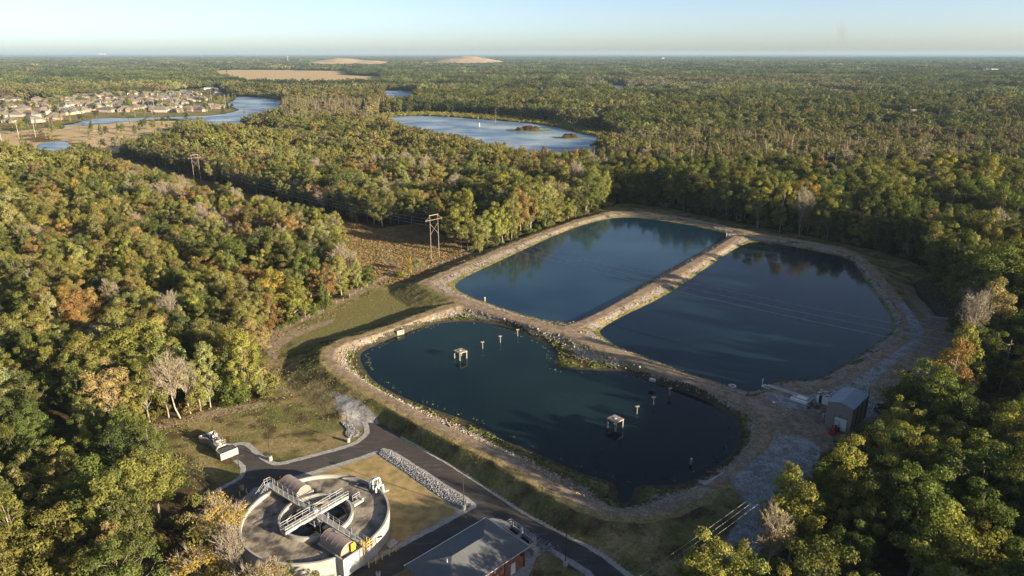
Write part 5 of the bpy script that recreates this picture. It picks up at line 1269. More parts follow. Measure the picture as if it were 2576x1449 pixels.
# houses first, so the wood keeps clear of them -----------------------
hz6 = [(150,505),(455,500),(700,470),(215,430),(385,412),(505,400),(35,435),(60,385),(720,440),(850,405),(950,388),(1050,372),(1150,355),(625,365),(1390,370),(1620,365),(1765,335),(1950,345),(2075,370),(2230,320),(2310,372),(2430,360),(2545,355),
       (480,220),(300,350),(740,215),(830,195),(905,165),(960,205),(1030,185),(1090,185),(1205,185),(1350,165),(1430,195),(1545,150),(1720,150),(1860,140),(1930,150),(2030,150),(2120,160),(2200,140),(2290,150),(2370,135),(2450,150),(2530,150),
       (890,300),(960,275),(1060,270),(1200,250),(1130,300),(1250,310),(1310,255),(1395,255),(1480,300),(1350,305),(1560,315),(1580,260),(1600,210),(1690,220),(1800,235),(1870,235),(1980,200),(2080,215),(2180,260),(2290,255),(2345,270),(2170,200),(2270,200),(2390,200),(2480,215),(2560,230),
       (730,330),(790,365),(30,290),(110,320),(440,290),(90,215),(160,230),(1010,245),(930,240),(1850,190),(2440,180),(2100,185),(2230,175),(1760,190),(1250,215),(1700,260),(1530,345),(2010,280),(650,235),(560,300),(250,395)]
hlist = [at(a * .1953, 207.5 + b * .1953 + 2) for a, b in hz6]
hlist += [at(536, 229), at(549, 238), at(545, 273), at(531, 270), at(504, 280), at(430, 258), at(380, 262)]
rural = [(1600,228),(1612,226),(1580,221),(2083,231),(2102,234),(2118,233),(2137,238),(2058,234),(2250,241),(2262,238),(2312,243),(2350,246),(2050,262),(2152,270),(2180,262),(2240,298),(2300,290),(2202,283),(2455,297),(2490,291),(2405,292),(1490,287),(1788,243),(1640,248),(1652,226),(2528,272),(1760,262)]
hlist_r = [at(a, b, 4) for a, b in rural]
HP = np.array([(p_[0], p_[1]) for p_ in hlist + hlist_r])
def clear_houses(x, y, rad_=15, nsub=len(hlist)):
    ok = np.ones(len(x), bool)
    for i, (a, b) in enumerate(HP):
        if i < nsub: ok &= (x - a) ** 2 + (y - b) ** 2 > rad_ ** 2
        else:
            dy = b - y  # keep the view over a rural roof partly open
            ok &= ~((np.abs(x - a) < 17) & (dy > -14) & (dy < 120))
    return ok

def band(y0, y1, s, dmin, dmax, xm=None):
    X, Y = jgrid(-(y1 * .80 + 70), y1 * .80 + 70, y0, y1, s); D = np.hypot(X, Y); px, py, dd = proj(X, Y, np.zeros(len(X)))
    return X, Y, D, px, py, dd
# near band
X, Y, D, px, py, dd = band(40, 560, 6.2, 0, 560)
ok = (D < 560) & ~in_excl(X, Y)
vis = (px > -170) & (px < 2750) & (dd > 0) & (py < 1900)
sunside = (X > -10) & (X < 290) & (Y > 30) & (Y < 360)
ok &= (vis | sunside) & (Y > 45)
# keep the works free of unseen trees in front of it
ok &= ~((X > -75) & (X < 12) & (Y < 88))
X, Y = X[ok], Y[ok]
thin = rng.uniform(0, 1, len(X)) > .06
# sunlight reaches the works through a thinner stand at bottom right
thr = (X > 10) & (X < 110) & (Y < 92); thin &= ~(thr & (rng.uniform(0, 1, len(X)) < .45))
X, Y = X[thin], Y[thin]
ti = pick_types(X, Y); tid = tpl_for(ti, 'near'); tc = tints(ti, len(X), .22); sc = rng.uniform(.66, 1.06, len(X)); rz_ = rng.uniform(0, 6.28, len(X))
HERO = [  # px, py of the trunk foot, template, tint, scale, height the eye reads
 (402,1302,1,'olive',1.0), (300,1245,0,'darkgreen',.9), (560,1425,7,'gold',.95), (640,1560,9,'tan',.85), (500,1500,9,'gold',.8), (690,1520,9,'tan',.7), (330,1560,0,'midgreen',.9), (720,1495,3,'olive',.42), (800,1500,3,'olive',.38), (600,1500,8,'grey',.8),
 (455,1052,8,'tan',1.05), (425,1050,7,'pale',.95), (377,1062,0,'olive',.95), (300,1085,2,'tan',1.), (345,1072,3,'yellowgreen',.62), (480,1040,8,'pale',.9), (530,1025,6,'pale',.95), (590,1014,10,'midgreen',1.35), (622,1008,6,'yellowgreen',1.05), (285,1125,9,'grey',.55), (660,1000,5,'pale',.62), (505,1034,0,'olive',.8),
 (815,775,10,'midgreen',.95), (700,800,1,'gold',1.02), (660,820,0,'olive',.95), (745,785,3,'gold',.8), (770,800,3,'midgreen',.5), (860,745,6,'yellowgreen',.85), (900,728,4,'pale',.75), (790,700,7,'grey',1.0), (735,725,0,'olive',1.05),
 (1030,692,5,'gold',.5), (1050,685,9,'pale',.5), (1010,697,13,'yellowgreen',1.),
 (1160,625,1,'yellowgreen',1.20), (1208,640,5,'yellowgreen',.62), (1180,600,6,'yellowgreen',1.26), (1215,612,7,'grey',.6), (1250,607,4,'yellowgreen',1.14), (1290,595,6,'yellowgreen',1.08), (1330,575,4,'pale',1.14), (1380,558,6,'yellowgreen',1.08), (1420,540,4,'pale',1.08),
 (1510,500,6,'yellowgreen',1.05), (1960,585,6,'yellowgreen',1.38), (2010,595,8,'pale',1.44), (2030,590,7,'gold',.8), (1905,575,2,'yellowgreen',1.31), (2080,605,0,'olive',1.25),
 (2310,1105,1,'midgreen',1.25), (2285,1100,4,'yellowgreen',.4), (2212,1122,5,'yellowgreen',.55), (2265,1280,1,'olive',1.05), (2195,1285,0,'olive',.98), (2100,1310,2,'yellowgreen',1.0), (2082,1275,4,'gold',.72), (1985,1420,1,'yellowgreen',1.0), (1965,1370,6,'yellowgreen',.9), (1925,1460,8,'tan',.9), (1775,1580,2,'yellowgreen',.95), (1735,1600,1,'yellowgreen',.8), (1850,1560,4,'olive',.9), (2395,1150,0,'darkgreen',1.0)]
def foot(a, b):
    z = 0.
    for _ in range(4): q_ = at(a, b, z); z = .5 * z + .5 * h1(q_[0], q_[1])
    return q_[:2]
hp = np.array([foot(a, b) for a, b, *_ in HERO])
keep = np.ones(len(X), bool)
for (a, b) in hp: keep &= (X - a) ** 2 + (Y - b) ** 2 > 4.2 ** 2
# nothing may block the foot of the wood edge heroes at bottom left
cutp = P([(330,1620),(380,1330),(470,1240),(560,1400),(600,1640)]); keep &= ~inpoly(X, Y, cutp)
X, Y, ti, tid, tc, sc, rz_ = X[keep], Y[keep], ti[keep], tid[keep], tc[keep], sc[keep], rz_[keep]
tall = ((X > -5) & (Y > 300) & (Y < 460) & (X < 260)) | ((X > 95) & (Y > 190)); offr = ((X > 95) & (Y < 185)) | ((X > 60) & (Y < 95)); sc = sc * np.where(tall, 1.38, np.where(offr, 1.22, 1.0)) * (1 + .14 * wob(X + 40, Y, 70))
top_ = np.array([near_spec[k][1] for k in tid]) * sc + hz(X, Y); okv = sightline_ok(X, Y, top_, KEEP)
sc2 = np.where(okv, sc, sc * .62); top_ = np.array([near_spec[k][1] for k in tid]) * sc2 + hz(X, Y); okv = sightline_ok(X, Y, top_, KEEP)
pm_, _, dm_ = proj(X, Y, top_ * .7); pt_ = proj(X, Y, top_)[1]; dp_ = math.hypot(*pR[:2])
okv &= ~((pm_ > 2440) & (pm_ < 2600) & (np.hypot(X, Y) < dp_) & (pt_ < 985) & (pt_ > -200))
X, Y, ti, tid, tc, sc, rz_ = X[okv], Y[okv], ti[okv], tid[okv], tc[okv], sc2[okv], rz_[okv]
hti = np.array([types.index(h_[3]) for h_ in HERO])
X = np.concatenate([hp[:, 0], X]); Y = np.concatenate([hp[:, 1], Y]); ti = np.concatenate([hti, ti]); tid = np.concatenate([np.array([h_[2] for h_ in HERO]), tid])
tc = np.concatenate([np.array([TINT[h_[3]] for h_ in HERO]), tc]); sc = np.concatenate([np.array([h_[4] for h_ in HERO]), sc]); rz_ = np.concatenate([rng.uniform(0, 6.28, len(HERO)), rz_])
Zg = hz(X, Y)
px, py, dd = proj(X, Y, Zg + 9 * sc)
ptop = proj(X, Y, Zg + 15 * sc)[1]
infr = (px > 5) & (px < 2571) & (ptop < 1440) & (dd > 0)
order = np.argsort(np.where(infr, np.hypot(X, Y), 1e9)); order[:0]
hero_idx = list(range(len(HERO))); rest = [i for i in order if infr[i] and i >= len(HERO)]
sel = hero_idx + rest[:max(0, 282 - len(hero_idx))]
selset = set(sel)
LM = [('the round tank', TC), ('the brick building', tuple(B0)), ('the metal garage', tuple(G0)), ('the reddish utility pole', pR[:2]), ('the nearest H-frame pylon', pos[0]), ('the concrete inlet channel', tuple(hw0)), ('the upper left pond', tuple(at(1578, 546)[:2])), ('the far pond corner', tuple(at(2150, 650)[:2])), ('the left grass wedge', tuple(at(640, 870)[:2])), ('the bottom left corner', tuple(at(0, 1449)[:2])), ('the bottom right corner', tuple(at(2576, 1449)[:2]))]
CN = dict(olive='olive green', yellowgreen='yellow-green', darkgreen='dark green', rust='rusty brown', tan='tan', gold='golden', grey='grey-brown', cyp='reddish brown', pale='pale green', midgreen='mid green')
def kname(t_): k = near_spec[t_][0]; lst = KN[k]; j = [i for i, s in enumerate(near_spec) if s[0] == k].index(t_); return lst[j], k
recs = {}
for i in sel:
    c = CN[types[ti[i]]]; a, k = kname(tid[i]); nmk = {'cedar': 'cedar', 'cypress': 'cypress', 'shrub': 'shrub'}.get(k, 'tree')
    dl = [math.hypot(X[i] - l[1][0], Y[i] - l[1][1]) for l in LM]; j = int(np.argmin(dl)); recs.setdefault((c, a, nmk, j), []).append((dl[j], i))
def ordn(n): return ('nearest', 'second nearest', 'third nearest')[n] if n < 3 else '%dth nearest' % (n + 1) if (n + 1) % 10 not in (1, 2, 3) or 10 < n + 1 < 14 else '%d%s nearest' % (n + 1, {1: 'st', 2: 'nd', 3: 'rd'}[(n + 1) % 10])
tlabel = {}
for (c, a, nmk, j), lst in recs.items():
    lst.sort()
    for n, (_, i) in enumerate(lst):
        tlabel[i] = ('%s %s %s, the only such one near %s' % (a, c, nmk, LM[j][0])) if len(lst) == 1 else ('%s %s %s, %s such one to %s' % (a, c, nmk, ordn(n), LM[j][0]))
tsrc = {}
def place_tree(i, label):
    t_ = int(tid[i]); k = near_spec[t_][0]; nm = {'cedar': 'cedar_tree', 'cypress': 'cypress_tree', 'shrub': 'shrub', 'bare': 'bare_tree'}.get(k, 'broadleaf_tree')
    e = empty(nm, (X[i], Y[i], Zg[i] - .1), rz_[i], label, 'shrub' if k == 'shrub' else 'tree', 'trees of the nearby wood'); e.scale = (sc[i] * rng.uniform(.82, 1.2), sc[i] * rng.uniform(.82, 1.2), sc[i])
    co = bpy.data.objects.new('crown', TPL[t_][0]); link(co, e); co['tint'] = [float(v) for v in tc[i]]
    to = bpy.data.objects.new('trunk', TPL[t_][1]); link(to, e)
    tsrc.setdefault(t_, (co, to)); return e
for i in sel: place_tree(i, tlabel[i])
# every kind used by the wood also stands once as a tree of its own
for t_ in range(len(near_spec)):
    if t_ not in tsrc:
        c_ = [i for i in range(len(X)) if tid[i] == t_ and i not in selset and infr[i]]
        if not c_:
            c_ = [i for i in rest if i not in selset][:1]; tid[c_[0]] = t_
        i = c_[0]; selset.add(i); a, k = kname(t_); place_tree(i, '%s %s standing deep in the wood beyond the nearest trees' % (a, {'cedar': 'cedar', 'cypress': 'cypress', 'shrub': 'shrub'}.get(k, 'tree')))
rem = np.array([i for i in range(len(X)) if i not in selset])

def gn_stuff(name, XYZ, tid_, scl, rot, tint, sources, label, cat):
    me = bpy.data.meshes.new(name); me.vertices.add(len(XYZ)); me.vertices.foreach_set('co', np.asarray(XYZ, np.float32).ravel())
    for nm, ty, arr, key in (('tid', 'INT', tid_.astype(np.int32), 'value'), ('scl', 'FLOAT_VECTOR', scl.astype(np.float32), 'vector'), ('rot', 'FLOAT_VECTOR', rot.astype(np.float32), 'vector'), ('tint', 'FLOAT_VECTOR', tint.astype(np.float32), 'vector')):
        a = me.attributes.new(nm, ty, 'POINT'); a.data.foreach_set(key, arr.ravel())
    o = bpy.data.objects.new(name, me); link(o); tag(o, label, cat, kind='stuff')
    ng = bpy.data.node_groups.new(name + '_scatter', 'GeometryNodeTree')
    ng.interface.new_socket('Geometry', in_out='INPUT', socket_type='NodeSocketGeometry'); ng.interface.new_socket('Geometry', in_out='OUTPUT', socket_type='NodeSocketGeometry')
    N = ng.nodes; gi = N.new('NodeGroupInput'); go = N.new('NodeGroupOutput'); jo = N.new('GeometryNodeJoinGeometry')
    def attr(n, t_): a = N.new('GeometryNodeInputNamedAttribute'); a.data_type = t_; a.inputs['Name'].default_value = n; return a.outputs[0]
    aid, asc, aro = attr('tid', 'INT'), attr('scl', 'FLOAT_VECTOR'), attr('rot', 'FLOAT_VECTOR')
    for k, src in enumerate(sources):
        if not (tid_ == k).any(): continue
        geos = []
        for ob in src:
            if ob is None: continue
            oi = N.new('GeometryNodeObjectInfo'); oi.inputs['Object'].default_value = ob; oi.transform_space = 'ORIGINAL'; geos.append(oi.outputs['Geometry'])
        if len(geos) > 1:
            j2 = N.new('GeometryNodeJoinGeometry')
            for g_ in geos: ng.links.new(g_, j2.inputs[0])
            gg = j2.outputs[0]
        else: gg = geos[0]
        cm = N.new('FunctionNodeCompare'); cm.data_type = 'INT'; cm.operation = 'EQUAL'; ng.links.new(aid, cm.inputs[2]); cm.inputs[3].default_value = k
        ip = N.new('GeometryNodeInstanceOnPoints'); ng.links.new(gi.outputs[0], ip.inputs['Points']); ng.links.new(cm.outputs[0], ip.inputs['Selection']); ng.links.new(gg, ip.inputs['Instance'])
        ng.links.new(aro, ip.inputs['Rotation']); ng.links.new(asc, ip.inputs['Scale']); ng.links.new(ip.outputs[0], jo.inputs[0])
    ng.links.new(jo.outputs[0], go.inputs[0])
    md = o.modifiers.new('scatter', 'NODES'); md.node_group = ng
    return o
def rotz(n, r=None): return np.stack([rng.normal(0, .06, n), rng.normal(0, .06, n), rng.uniform(0, 6.28, n) if r is None else r], -1)
def scv(s):
    w_ = s * rng.uniform(.78, 1.25, len(s)); return np.stack([w_ * rng.uniform(.88, 1.12, len(s)), w_ * rng.uniform(.88, 1.12, len(s)), s * rng.uniform(.92, 1.06, len(s))], -1)
gn_stuff('woodland', np.stack([X[rem], Y[rem], Zg[rem] - .1], -1), tid[rem], scv(sc[rem]), rotz(len(rem), rz_[rem]), tc[rem], [tsrc[k] for k in range(len(near_spec))], 'mixed autumn woodland filling both sides beyond the nearest trees', 'woodland')

# mid band (560-1500 m) and far band (1500-3600 m): single trees of coarser build
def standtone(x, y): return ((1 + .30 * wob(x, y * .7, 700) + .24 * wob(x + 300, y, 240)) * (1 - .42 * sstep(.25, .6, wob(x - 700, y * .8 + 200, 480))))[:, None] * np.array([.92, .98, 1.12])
def farscale(x, y, n):
    h_ = rng.uniform(.75, 1.15, n) * (1 + .28 * wob(x, y, 420) + .18 * wob(x + 90, y, 150)); w_ = rng.uniform(1.0, 1.75, n); return np.stack([w_, w_, h_ * 1.1], -1)
def real_src(name, pairs, spots, lab):
    out = []
    for k, ((cm_, tm_), sp_) in enumerate(zip(pairs, spots)):
        p_ = at(*sp_); e = empty(name, p_, rng.uniform(0, 6), lab[k], 'tree', 'distant sample trees'); co = bpy.data.objects.new('crown', cm_); link(co, e); co['tint'] = [float(v) for v in TINT[('olive', 'darkgreen', 'midgreen', 'yellowgreen', 'grey', 'cyp', 'darkgreen', 'yellowgreen')[k]]]
        to = None
        if tm_: to = bpy.data.objects.new('trunk', tm_); link(to, e)
        out.append((co, to))
    return out
msp = [(133, 268), (142, 291), (205, 262), (158, 262), (620, 300), (1246, 309), (570, 182), (430, 316)]
mlab = ['olive round tree among the far left houses of the lake suburb', 'dark round tree on the lawn of the lake suburb', 'mid green tree between the rows of suburb houses', 'slim yellow-green tree beside the suburb street', 'grey half bare tree on the near shore of the left lake', 'lone reddish cypress standing in the water of the right lake', 'lone dark tree in the tan field behind the left lake', 'low green bush on the meadow bank of the left channel']
msrc = real_src('distant_tree', MPL, msp, mlab)
def region(y0, y1, s, dmin, dmax, pxm=60):
    X, Y = jgrid(-(y1 * .76 + 40), y1 * .76 + 40, y0, y1, s); D = np.hypot(X, Y); px, py, dd = proj(X, Y, np.zeros(len(X)))
    ok = (D >= dmin) & (D < dmax) & (px > -pxm) & (px < 2576 + pxm) & ~in_excl(X, Y); X, Y = X[ok], Y[ok]; ok = clear_houses(X, Y)
    return X[ok], Y[ok]
X2, Y2 = region(380, 1500, 7.6, 560, 1500); n = len(X2)
ti2 = pick_types(X2, Y2); t2 = tpl_for(ti2, 'mid')
gap = wob(X2, Y2, 210) > .86; X2, Y2, ti2, t2 = X2[~gap], Y2[~gap], ti2[~gap], t2[~gap]; n = len(X2); tc2 = tints(ti2, n, 0); mm = MEANT[~gap]; tc2 = (tc2 * .52 + mm * .48) * (1 + .18 * wob(X2, Y2, 260) - .30 * sstep(.4, .8, wob(X2 + 333, Y2 - 200, 190)))[:, None]
th = (np.hypot(X2, Y2) > 880) & (rng.uniform(0, 1, n) < .38); X2, Y2, ti2, t2, tc2 = X2[~th], Y2[~th], ti2[~th], t2[~th], tc2[~th]; n = len(X2)
s2 = rng.uniform(.66, 1.04, n) * np.where(np.hypot(X2, Y2) > 880, 1.27, 1.08) * (1 + .24 * wob(X2, Y2, 170)); mh = np.array([q_[1] for q_ in mid_spec])[t2]
o1 = sightline_ok(X2, Y2, mh * s2, KEEP); s2 = np.where(o1, s2, s2 * .5); o1 = sightline_ok(X2, Y2, mh * s2, KEEP); X2, Y2, ti2, t2, s2, tc2 = X2[o1], Y2[o1], ti2[o1], t2[o1], s2[o1], tc2[o1]; n = len(X2)
gn_stuff('distant_wood', np.stack([X2, Y2, np.zeros(n)], -1), t2, scv(s2), rotz(n), tc2, msrc, 'continuous wooded lowland around the lakes in the middle distance', 'woodland')
fs_ = []
for k, ((cm_, tm_), sp_) in enumerate(zip(FPL, [(1640, 190), (700, 160), (1950, 205)])):
    e = empty('distant_tree', at(*sp_), 0, ['faint dark round tree on the far right plain', 'faint dark round tree near the left landfill hill', 'faint brown cypress in the far grey cypress belt'][k], 'tree', 'distant sample trees'); co = bpy.data.objects.new('crown', cm_); link(co, e); co['tint'] = [float(v) for v in TINT['darkgreen']]; fs_.append((co, None))
X3, Y3 = region(1300, 3700, 14.5, 1500, 3700)
gap = (forest_gap(X3, Y3) > .82) & (Y3 > 2100); X3, Y3 = X3[~gap], Y3[~gap]; o1 = sightline_ok(X3, Y3, np.full(len(X3), 15.), KEEP); X3, Y3 = X3[o1], Y3[o1]; n = len(X3); ti3 = pick_types(X3, Y3); t3 = tpl_for(ti3, 'far')
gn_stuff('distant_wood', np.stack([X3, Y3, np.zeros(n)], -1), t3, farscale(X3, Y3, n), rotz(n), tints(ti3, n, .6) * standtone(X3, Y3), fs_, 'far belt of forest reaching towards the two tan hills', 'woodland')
ss_ = []
for k, me in enumerate(SPL):
    o = bpy.data.objects.new('far_wood', me); link(o); o.location = at((300, 1500, 2200)[k], 152); o['tint'] = [float(v) for v in TINT['darkgreen']]; tag(o, ('small patch of hazy forest canopy near the horizon, left', 'small patch of hazy forest canopy near the horizon, centre', 'small patch of hazy forest canopy near the horizon, right')[k], 'woodland', kind='stuff'); ss_.append((o,))
X4, Y4 = region(3000, 15000, 44, 3650, 15000); gap = (forest_gap(X4, Y4) > .88); X4, Y4 = X4[~gap], Y4[~gap]; o1 = sightline_ok(X4, Y4, np.full(len(X4), 17.), KEEP); X4, Y4 = X4[o1], Y4[o1]; n = len(X4); ti4 = pick_types(X4, Y4)
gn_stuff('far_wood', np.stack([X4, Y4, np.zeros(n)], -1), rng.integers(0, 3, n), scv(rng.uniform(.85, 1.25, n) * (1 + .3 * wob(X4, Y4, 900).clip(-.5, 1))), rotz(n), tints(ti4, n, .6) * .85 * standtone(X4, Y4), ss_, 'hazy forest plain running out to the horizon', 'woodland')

# marsh shrubs, bank weeds ---------------------------------------------
shr = tsrc[13]
Xs, Ys = jgrid(-300, 420, 480, 1500, 5.); ms = inpoly(Xs, Ys, strip)
for L in lakes: ms &= ~inpoly(Xs, Ys, L)
Xs, Ys = Xs[ms], Ys[ms]; n = len(Xs)
gn_stuff('marsh_shrubs', np.stack([Xs, Ys, np.zeros(n)], -1), np.zeros(n), scv(rng.uniform(.8, 1.5, n)), rotz(n), tints(np.where(rng.uniform(0, 1, n) < .6, 1, np.where(rng.uniform(0, 1, n) < .6, 0, 4)), n), [shr], 'low yellow-green marsh shrubs along the shore of the right lake', 'shrubs')
Xs, Ys = jgrid(-1100, 100, 500, 1700, 13.); ms = (inpoly(Xs, Ys, meadow) | inpoly(Xs, Ys, subdiv)) & (rng.uniform(0, 1, len(Xs)) < .22) & clear_houses(Xs, Ys, 9)
for L in lakes: ms &= ~inpoly(Xs, Ys, L)
Xs, Ys = Xs[ms], Ys[ms]; n = len(Xs); t_ = rng.integers(0, 8, n)
gn_stuff('garden_trees', np.stack([Xs, Ys, np.zeros(n)], -1), t_, scv(rng.uniform(.45, .8, n)), rotz(n), tints(rng.choice([0, 1, 2, 9], n), n), msrc, 'scattered small garden trees and bushes among the lake suburb', 'trees')
# tufts
def tufts(name, xy, size, cols, label):
    n = len(xy); k = 7; idx = np.repeat(np.arange(n), k); d = rng.normal(0, 1, (n * k, 3)); d[:, 2] = np.abs(d[:, 2]); d /= np.linalg.norm(d, axis=1)[:, None]
    z = hz(xy[:, 0], xy[:, 1]); C = np.column_stack([xy, z])[idx] + d * size[idx][:, None] * np.array([.6, .6, .55])
    V, Fq = leaves(C, d + rng.normal(0, .5, d.shape), size[idx] * rng.uniform(.6, 1.1, n * k), .55)
    m = pbr(name + '_leaf', cols[0], cols[1], .25, .95, contrast=(.35, .65)); me = np_mesh(name, V, Fq, m); o = bpy.data.objects.new(name, me); link(o); tag(o, label, 'weeds', kind='stuff')
xy = scatter_mask((b3 & (t < .55) & (dw > 1.3) & (n2 > -.35)), 8000); tufts('bank_weeds', xy, rng.uniform(.25, .75, len(xy)), ((.13, .15, .035), (.07, .09, .025)), 'green weeds along the shelf of the near pond')
xy = scatter_mask((b12 & (t < .34)), 5200); tufts('shore_weeds', xy, rng.uniform(.2, .5, len(xy)), ((.16, .15, .04), (.08, .09, .03)), 'olive weeds fringing the two upper ponds')
xy = scatter_mask((ino & (t > .3) & (t < .95)), 7500); tufts('dry_grass', xy, rng.uniform(.2, .5, len(xy)), ((.33, .25, .13), (.22, .15, .08)), 'tan dry grass between the stones of the banks')
icor = (inpoly(gxn, gyn, corridor) | inpoly(gxn, gyn, cor_mouth)); xy = scatter_mask(icor, 14000); tufts('broom_sedge', xy, rng.uniform(.15, .65, len(xy)), ((.30, .185, .085), (.15, .14, .05)), 'orange-brown sedge in the power line corridor')
edge_ = clr & ~ino & (dline(x, y, clearing, True) < 6); lawn = clr & ~ino & ~info['inplant'] & (dw < 60); xy = scatter_mask(lawn, 16000); tufts('lawn_tufts', xy, rng.uniform(.08, .26, len(xy)), ((.26, .215, .10), (.12, .125, .04)), 'rough grass tufts over the banks and the grass wedge')
xy = scatter_mask(edge_, 6000); tufts('wood_edge_grass', xy, rng.uniform(.12, .42, len(xy)), ((.24, .19, .09), (.13, .12, .045)), 'dry tufts and brush along the wood edge')

# understorey along the wood edge
bp = smooth_poly(clearing, 1); Xs, Ys = jgrid(-110, 190, 90, 420, 2.3); de = dline(Xs, Ys, bp, True); ms = (de < 9) & ~in_excl(Xs, Ys) & (rng.uniform(0, 1, len(Xs)) < np.where((Xs < -48) & (Ys < 200), .22, .5)) & sightline_ok(Xs, Ys, np.full(len(Xs), 3.2), [vis_main])
Xs, Ys = Xs[ms], Ys[ms]; n = len(Xs)
gn_stuff('undergrowth', np.stack([Xs, Ys, hz(Xs, Ys)], -1), np.zeros(n), scv(rng.uniform(.45, 1.35, n)), rotz(n), tints(rng.choice([0, 2, 4, 9, 8, 0, 9], n), n) * .85, [shr], 'low brush and saplings under the wood edge round the clearing', 'undergrowth')
# islands in the right lake
for k, (a, b, w_, lab, nsh) in enumerate([(1332, 329, 27, 'larger island with a mounded reddish thicket in the right lake', 26), (1432, 347.5, 17, 'smaller island with a mounded brown thicket in the right lake', 12)]):
    c = at(a, b); e = empty('island', (c[0], c[1], 0), 0, lab, 'island')
    m = MB(); m.lathe([(1, -.5), (1, .35), (.6, .8), (0, 1.0)], 26); o = m.build('shore', M['isl'] if 'isl' in M else M.setdefault('isl', pbr('marsh_green', (.13, .15, .03), (.09, .11, .03), .1, .95)), e); o.scale = (w_, w_ * .55, 1)
    Vs = []; Fs = []; b0 = 0
    for q_ in range(nsh):
        d = rng.normal(size=(260, 3)); d[:, 2] = np.abs(d[:, 2]); d /= np.linalg.norm(d, axis=1)[:, None]; rr_ = rng.uniform(0, .55) * w_; ph = rng.uniform(0, 6.28); h_ = (5.5 if k == 0 else 4.5) * (1 - (rr_ / w_) ** 1.5)
        C = d * np.array([3.2, 3.2, h_]) + np.array([rr_ * math.cos(ph), rr_ * .5 * math.sin(ph), .6]); v, f = leaves(C, d + rng.normal(0, .4, d.shape), rng.uniform(.6, 1.2, 260)); Vs.append(v); Fs.append(f + b0); b0 += len(v)
    me = np_mesh('thicket', np.concatenate(Vs), np.concatenate(Fs), M['leaf']); co = bpy.data.objects.new('thicket', me); link(co, e); co['tint'] = [.115, .078, .045]
# thin white marker in the lake
p_ = at(1206, 318); e = empty('marker_post', (p_[0], p_[1], 0), 0, 'tiny white marker post standing in the right lake', 'marker'); m = MB(); m.tube((0, 0, 0), (0, 0, 4.5), .45, .3, 8); m.build('post', M['white'], e)

# ------------------------------------------------------------------ houses
def house_make(v):
    g_ = np.random.default_rng(50 + v); e = empty('suburban_house'); W_ = (20, 18, 22, 19, 17, 21)[v]; D_ = (13, 14, 13, 12, 13, 15)[v]; hw_ = 3.0
    wm = M['hwall_' + ('tan', 'brick', 'cream', 'tan', 'brick', 'cream')[v]]; rm = M['hroof_' + ('grey', 'brown', 'grey', 'dark', 'grey', 'brown')[v]]
    m = MB(); m.box(0, 0, hw_ / 2, W_ - 1, D_ - 1, hw_); m.box(W_ * .24, -D_ * .5 - 1.2, hw_ / 2, W_ * .36, 4.6, hw_); m.build('wall', wm, e)
    rise = 3.2 + .4 * (v % 3)
    r_ = hiproof(W_, D_, hw_ + .05, rise); r_.v = [(a - W_ / 2, b + D_ / 2, c) for a, b, c in r_.v]
    gx_, gw, gy0 = W_ * .24, W_ * .42, -D_ * .5 - 4.0
    vs = [(gx_ - gw / 2, gy0, hw_ + .1), (gx_ + gw / 2, gy0, hw_ + .1), (gx_ + gw / 2, 0, hw_ + .1), (gx_ - gw / 2, 0, hw_ + .1), (gx_, gy0 + (0 if v % 2 else 2.5), hw_ + .1 + gw * .33), (gx_, .2, hw_ + .1 + gw * .33)]
    r_.add(vs, [(0, 4, 5, 3), (1, 2, 5, 4), (0, 1, 4)])
    ro = r_.build('roof', rm, e)
    m = MB(); m.box(-W_ * .22, 0, hw_ + rise * .8, .9, .9, 1.9); m.build('chimney', M['brick'], ro)
    m = MB(); m.box(gx_, gy0 + .78, 1.2, W_ * .24, .08, 2.3); m.build('garage_door', M['white'], e)
    for xx in (-W_ * .36, -W_ * .18): m = MB(); m.box(xx, -D_ / 2 + .48, 1.6, 1.6, .1, 1.4); m.build('window', M['glass'], e)
    m = MB(); m.box(-W_ * .03, -D_ / 2 + .48, 1.1, 1.1, .1, 2.2); m.build('door', M['wood'], e)
    return e
protos = [house_make(v) for v in range(6)]; used = set()
lakeT = at(603, 276); roofn = ('grey', 'brown', 'grey', 'charcoal', 'grey', 'brown'); walln = ('tan', 'brick', 'cream', 'tan', 'brick', 'cream')
hv = [(i * 5 + int(7 * abs(math.sin(i * 3.3)))) % 6 for i in range(len(hlist))]
dist = [math.hypot(p_[0] - lakeT[0], p_[1] - lakeT[1]) for p_ in hlist]
rank = {}
for i in sorted(range(len(hlist)), key=lambda i: dist[i]):
    k = (roofn[hv[i]], walln[hv[i]]); rank[k] = rank.get(k, 0) + 1; hl = '%s roofed suburb house with %s walls, %s such house to the lake point' % (roofn[hv[i]], walln[hv[i]], ordn(rank[k] - 1))
    v = hv[i]
    if v in used: o = copy_tree(protos[v])
    else: o = protos[v]; used.add(v)
    p_ = hlist[i]; o.location = (p_[0], p_[1], 0); o.rotation_euler = (0, 0, rng.choice([0, .25, -.2, 1.5, 3.1, -.5, 2.8]) + rng.uniform(-.15, .15) + .1); s_ = rng.uniform(.92, 1.2); o.scale = (s_, s_, s_ * 1.15)
    tag(o, hl, 'house', 'houses of the lake suburb')
rk = {}
for i, p_ in enumerate(hlist_r):
    v = (i * 2 + 3) % 6; o = copy_tree(protos[v]) if v in used else protos[v]; used.add(v); o.name = 'country_house'; o.location = (p_[0], p_[1], 0); o.rotation_euler = (0, 0, rng.uniform(-.6, .6)); o.scale = (1.35, 1.2, 1.75)
    tag(o, '%s roofed house among the right forest, %s of these to the right lake' % (roofn[v], ordn(sorted(range(len(rural)), key=lambda j: abs(rural[j][0] - 1530)).index(i))), 'house', 'houses in the right forest')
